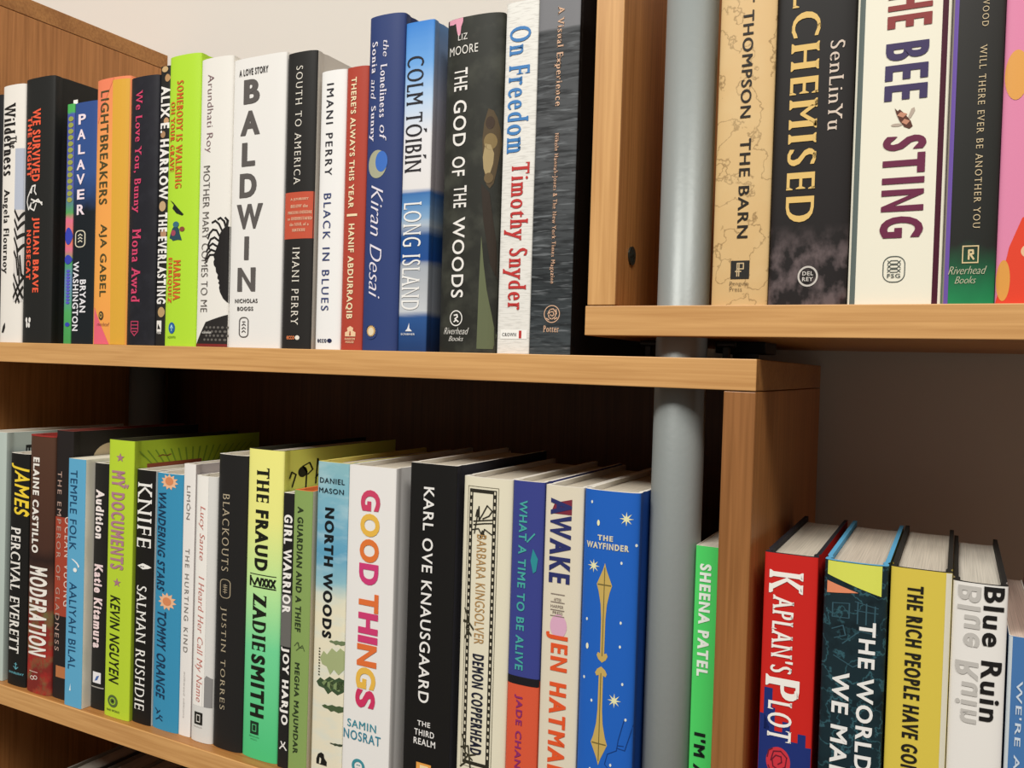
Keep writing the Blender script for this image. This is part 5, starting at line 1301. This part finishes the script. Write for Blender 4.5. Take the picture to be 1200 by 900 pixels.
book('hardcover_book', 'dark teal book with white title and a yellow and coral block on top', 'books on the lower right shelf', X=0.06126, Y=0.003, Z=-0.35446, w=0.03485, h=0.23641, depth=0.155, sag=0.00375, p=2.5, spine={'stops': [(1, '#182a30'), (0.487, '#162a31')], 'over': ('#3a6670', 0.5, -0.02, 70, 70, -2, -1, 0.8), 'over2': ('#0b171c', 0.6, 0.08, 80, 80, -2, -1, 0.7)}, rim='#5aa4cc', pap='#cbbfae', items=[
    ('artwork', '#355560', 0, 'S', 'lines', (0.025, 2.6, [[(0.1, 0.9), (0.4, 0.92), (0.4, 0.75), (0.1, 0.74), (0.1, 0.9)], [(0.5, 0.95), (0.9, 0.9)], [(0.5, 0.85), (0.9, 0.84)], [(0.55, 0.95), (0.55, 0.7)], [(0.7, 0.94), (0.7, 0.7)], [(0.85, 0.92), (0.85, 0.7)], [(0.1, 0.6), (0.3, 0.66), (0.35, 0.55), (0.15, 0.5)], [(0.3, 0.45), (0.6, 0.62), (0.9, 0.6)], [(0.15, 0.3), (0.5, 0.2), (0.9, 0.35)]]), (-0.01509, 0.16502, 0.01592, 0.21647)),
    ('artwork', '#d6da5c', 1, 'S', 'poly', [(0, 1), (1, 1), (1, 0.03), (0.55, 0.25), (0, 0.55)], (-0.01544, 0.21783, 0.01418, 0.23609)),
    ('artwork', '#e08a64', 2, 'S', 'poly', [(0, 0), (0, 1), (1, 0.3)], (-0.01544, 0.21692, 0.00198, 0.22419)),
    ('title', '#e8e6e2', 3, 'S', 't', ('THE WORLD', 'b', 1), (0.00303, 0.11512, 0.01209, 0.20281)),
    ('title', '#e8e6e2', 3, 'S', 't', ('WE MAKE', 'b', 1), (-0.01056, 0.09733, -0.00115, 0.17145)),
])
book('hardcover_book', 'yellow book with bold black capitals on the lower right shelf', 'books on the lower right shelf', X=0.09583, Y=0.003, Z=-0.35446, w=0.03158, h=0.23684, depth=0.155, sag=0.002, p=4, spine='#d6c04c', rim='#2c2a26', pap='#cdc3b2', items=[
    ('stripe', '#d8d2be', 0, 'S', 'rect', 0, (0.01267, 0.07294, 0.01551, 0.23664)),
    ('title', '#211f18', 3, 'S', 't', ('THE RICH PEOPLE HAVE GONE AWAY', 'c', 1), (-0.00691, 0.08887, 0.00162, 0.22745)),
])
book('hardcover_book', 'white book with the title in black and its grey reflection beside it', 'books on the lower right shelf', X=0.12554, Y=0.004, Z=-0.35446, w=0.02697, h=0.23308, depth=0.155, sag=0.00313, p=2.5, spine='#e6e2dc', rim='#262422', pap='#cfc8ba', items=[
    ('title', '#1d1b1a', 3, 'S', 't', ('Blue Ruin', 'b', 1), (0.00162, 0.15764, 0.0116, 0.23218)),
    ('title', '#bdb9b3', 3, 'S', 't', ('Blue Ruin', 'b', 2), (-0.01079, 0.15506, 0.00054, 0.23136)),
])
book('paperback_book', 'shorter blue book at the right edge of the lower right shelf', 'books on the lower right shelf', X=0.14766, Y=0.005, Z=-0.35446, w=0.01473, h=0.20634, depth=0.155, sag=0.0015, p=4, spine='#4674aa', flush=True, pap='#cdb8a8', items=[
    ('stripe', '#c4ccd0', 0, 'S', 'rect', 0, (-0.00737, 0.08103, -0.0056, 0.20614)),
    ('title', '#c8d4e0', 3, 'S', 't', ("WE'RE ALONE", 'm', 1), (-0.00295, 0.10067, 0.0, 0.18249)),
])
book('hardcover_book', 'dark red book mostly cut by the right edge, beyond the shorter blue one', 'books on the lower right shelf', X=0.16513, Y=0.004, Z=-0.35446, w=0.01803, h=0.23259, depth=0.155, sag=0.0025, p=2.5, spine='#7c2420', items=[
])
book('hardcover_book', 'grey-topped book on the bottom left shelf, left of the two below the lower board', 'books on the bottom shelf', X=-0.737, Y=.03, Z=-0.7348, w=0.03, h=0.265, depth=.16, spine='#4a4846', rim='#8c877c', pap='#c4bdae', items=[])
book('hardcover_book', 'grey-topped book on the bottom left shelf, right of the two below the lower board', 'books on the bottom shelf', X=-0.703, Y=.03, Z=-0.7348, w=0.034, h=0.262, depth=.16, spine='#5c5a55', rim='#8c877c', pap='#c4bdae', items=[])
book('hardcover_book', 'book on the bottom shelf hidden mostly by the lower board, third from the left', 'books on the bottom shelf', X=-0.664, Y=.03, Z=-0.7348, w=0.036, h=0.266, depth=.16, spine='#3c3a38', rim='#8c877c', pap='#c4bdae', items=[])
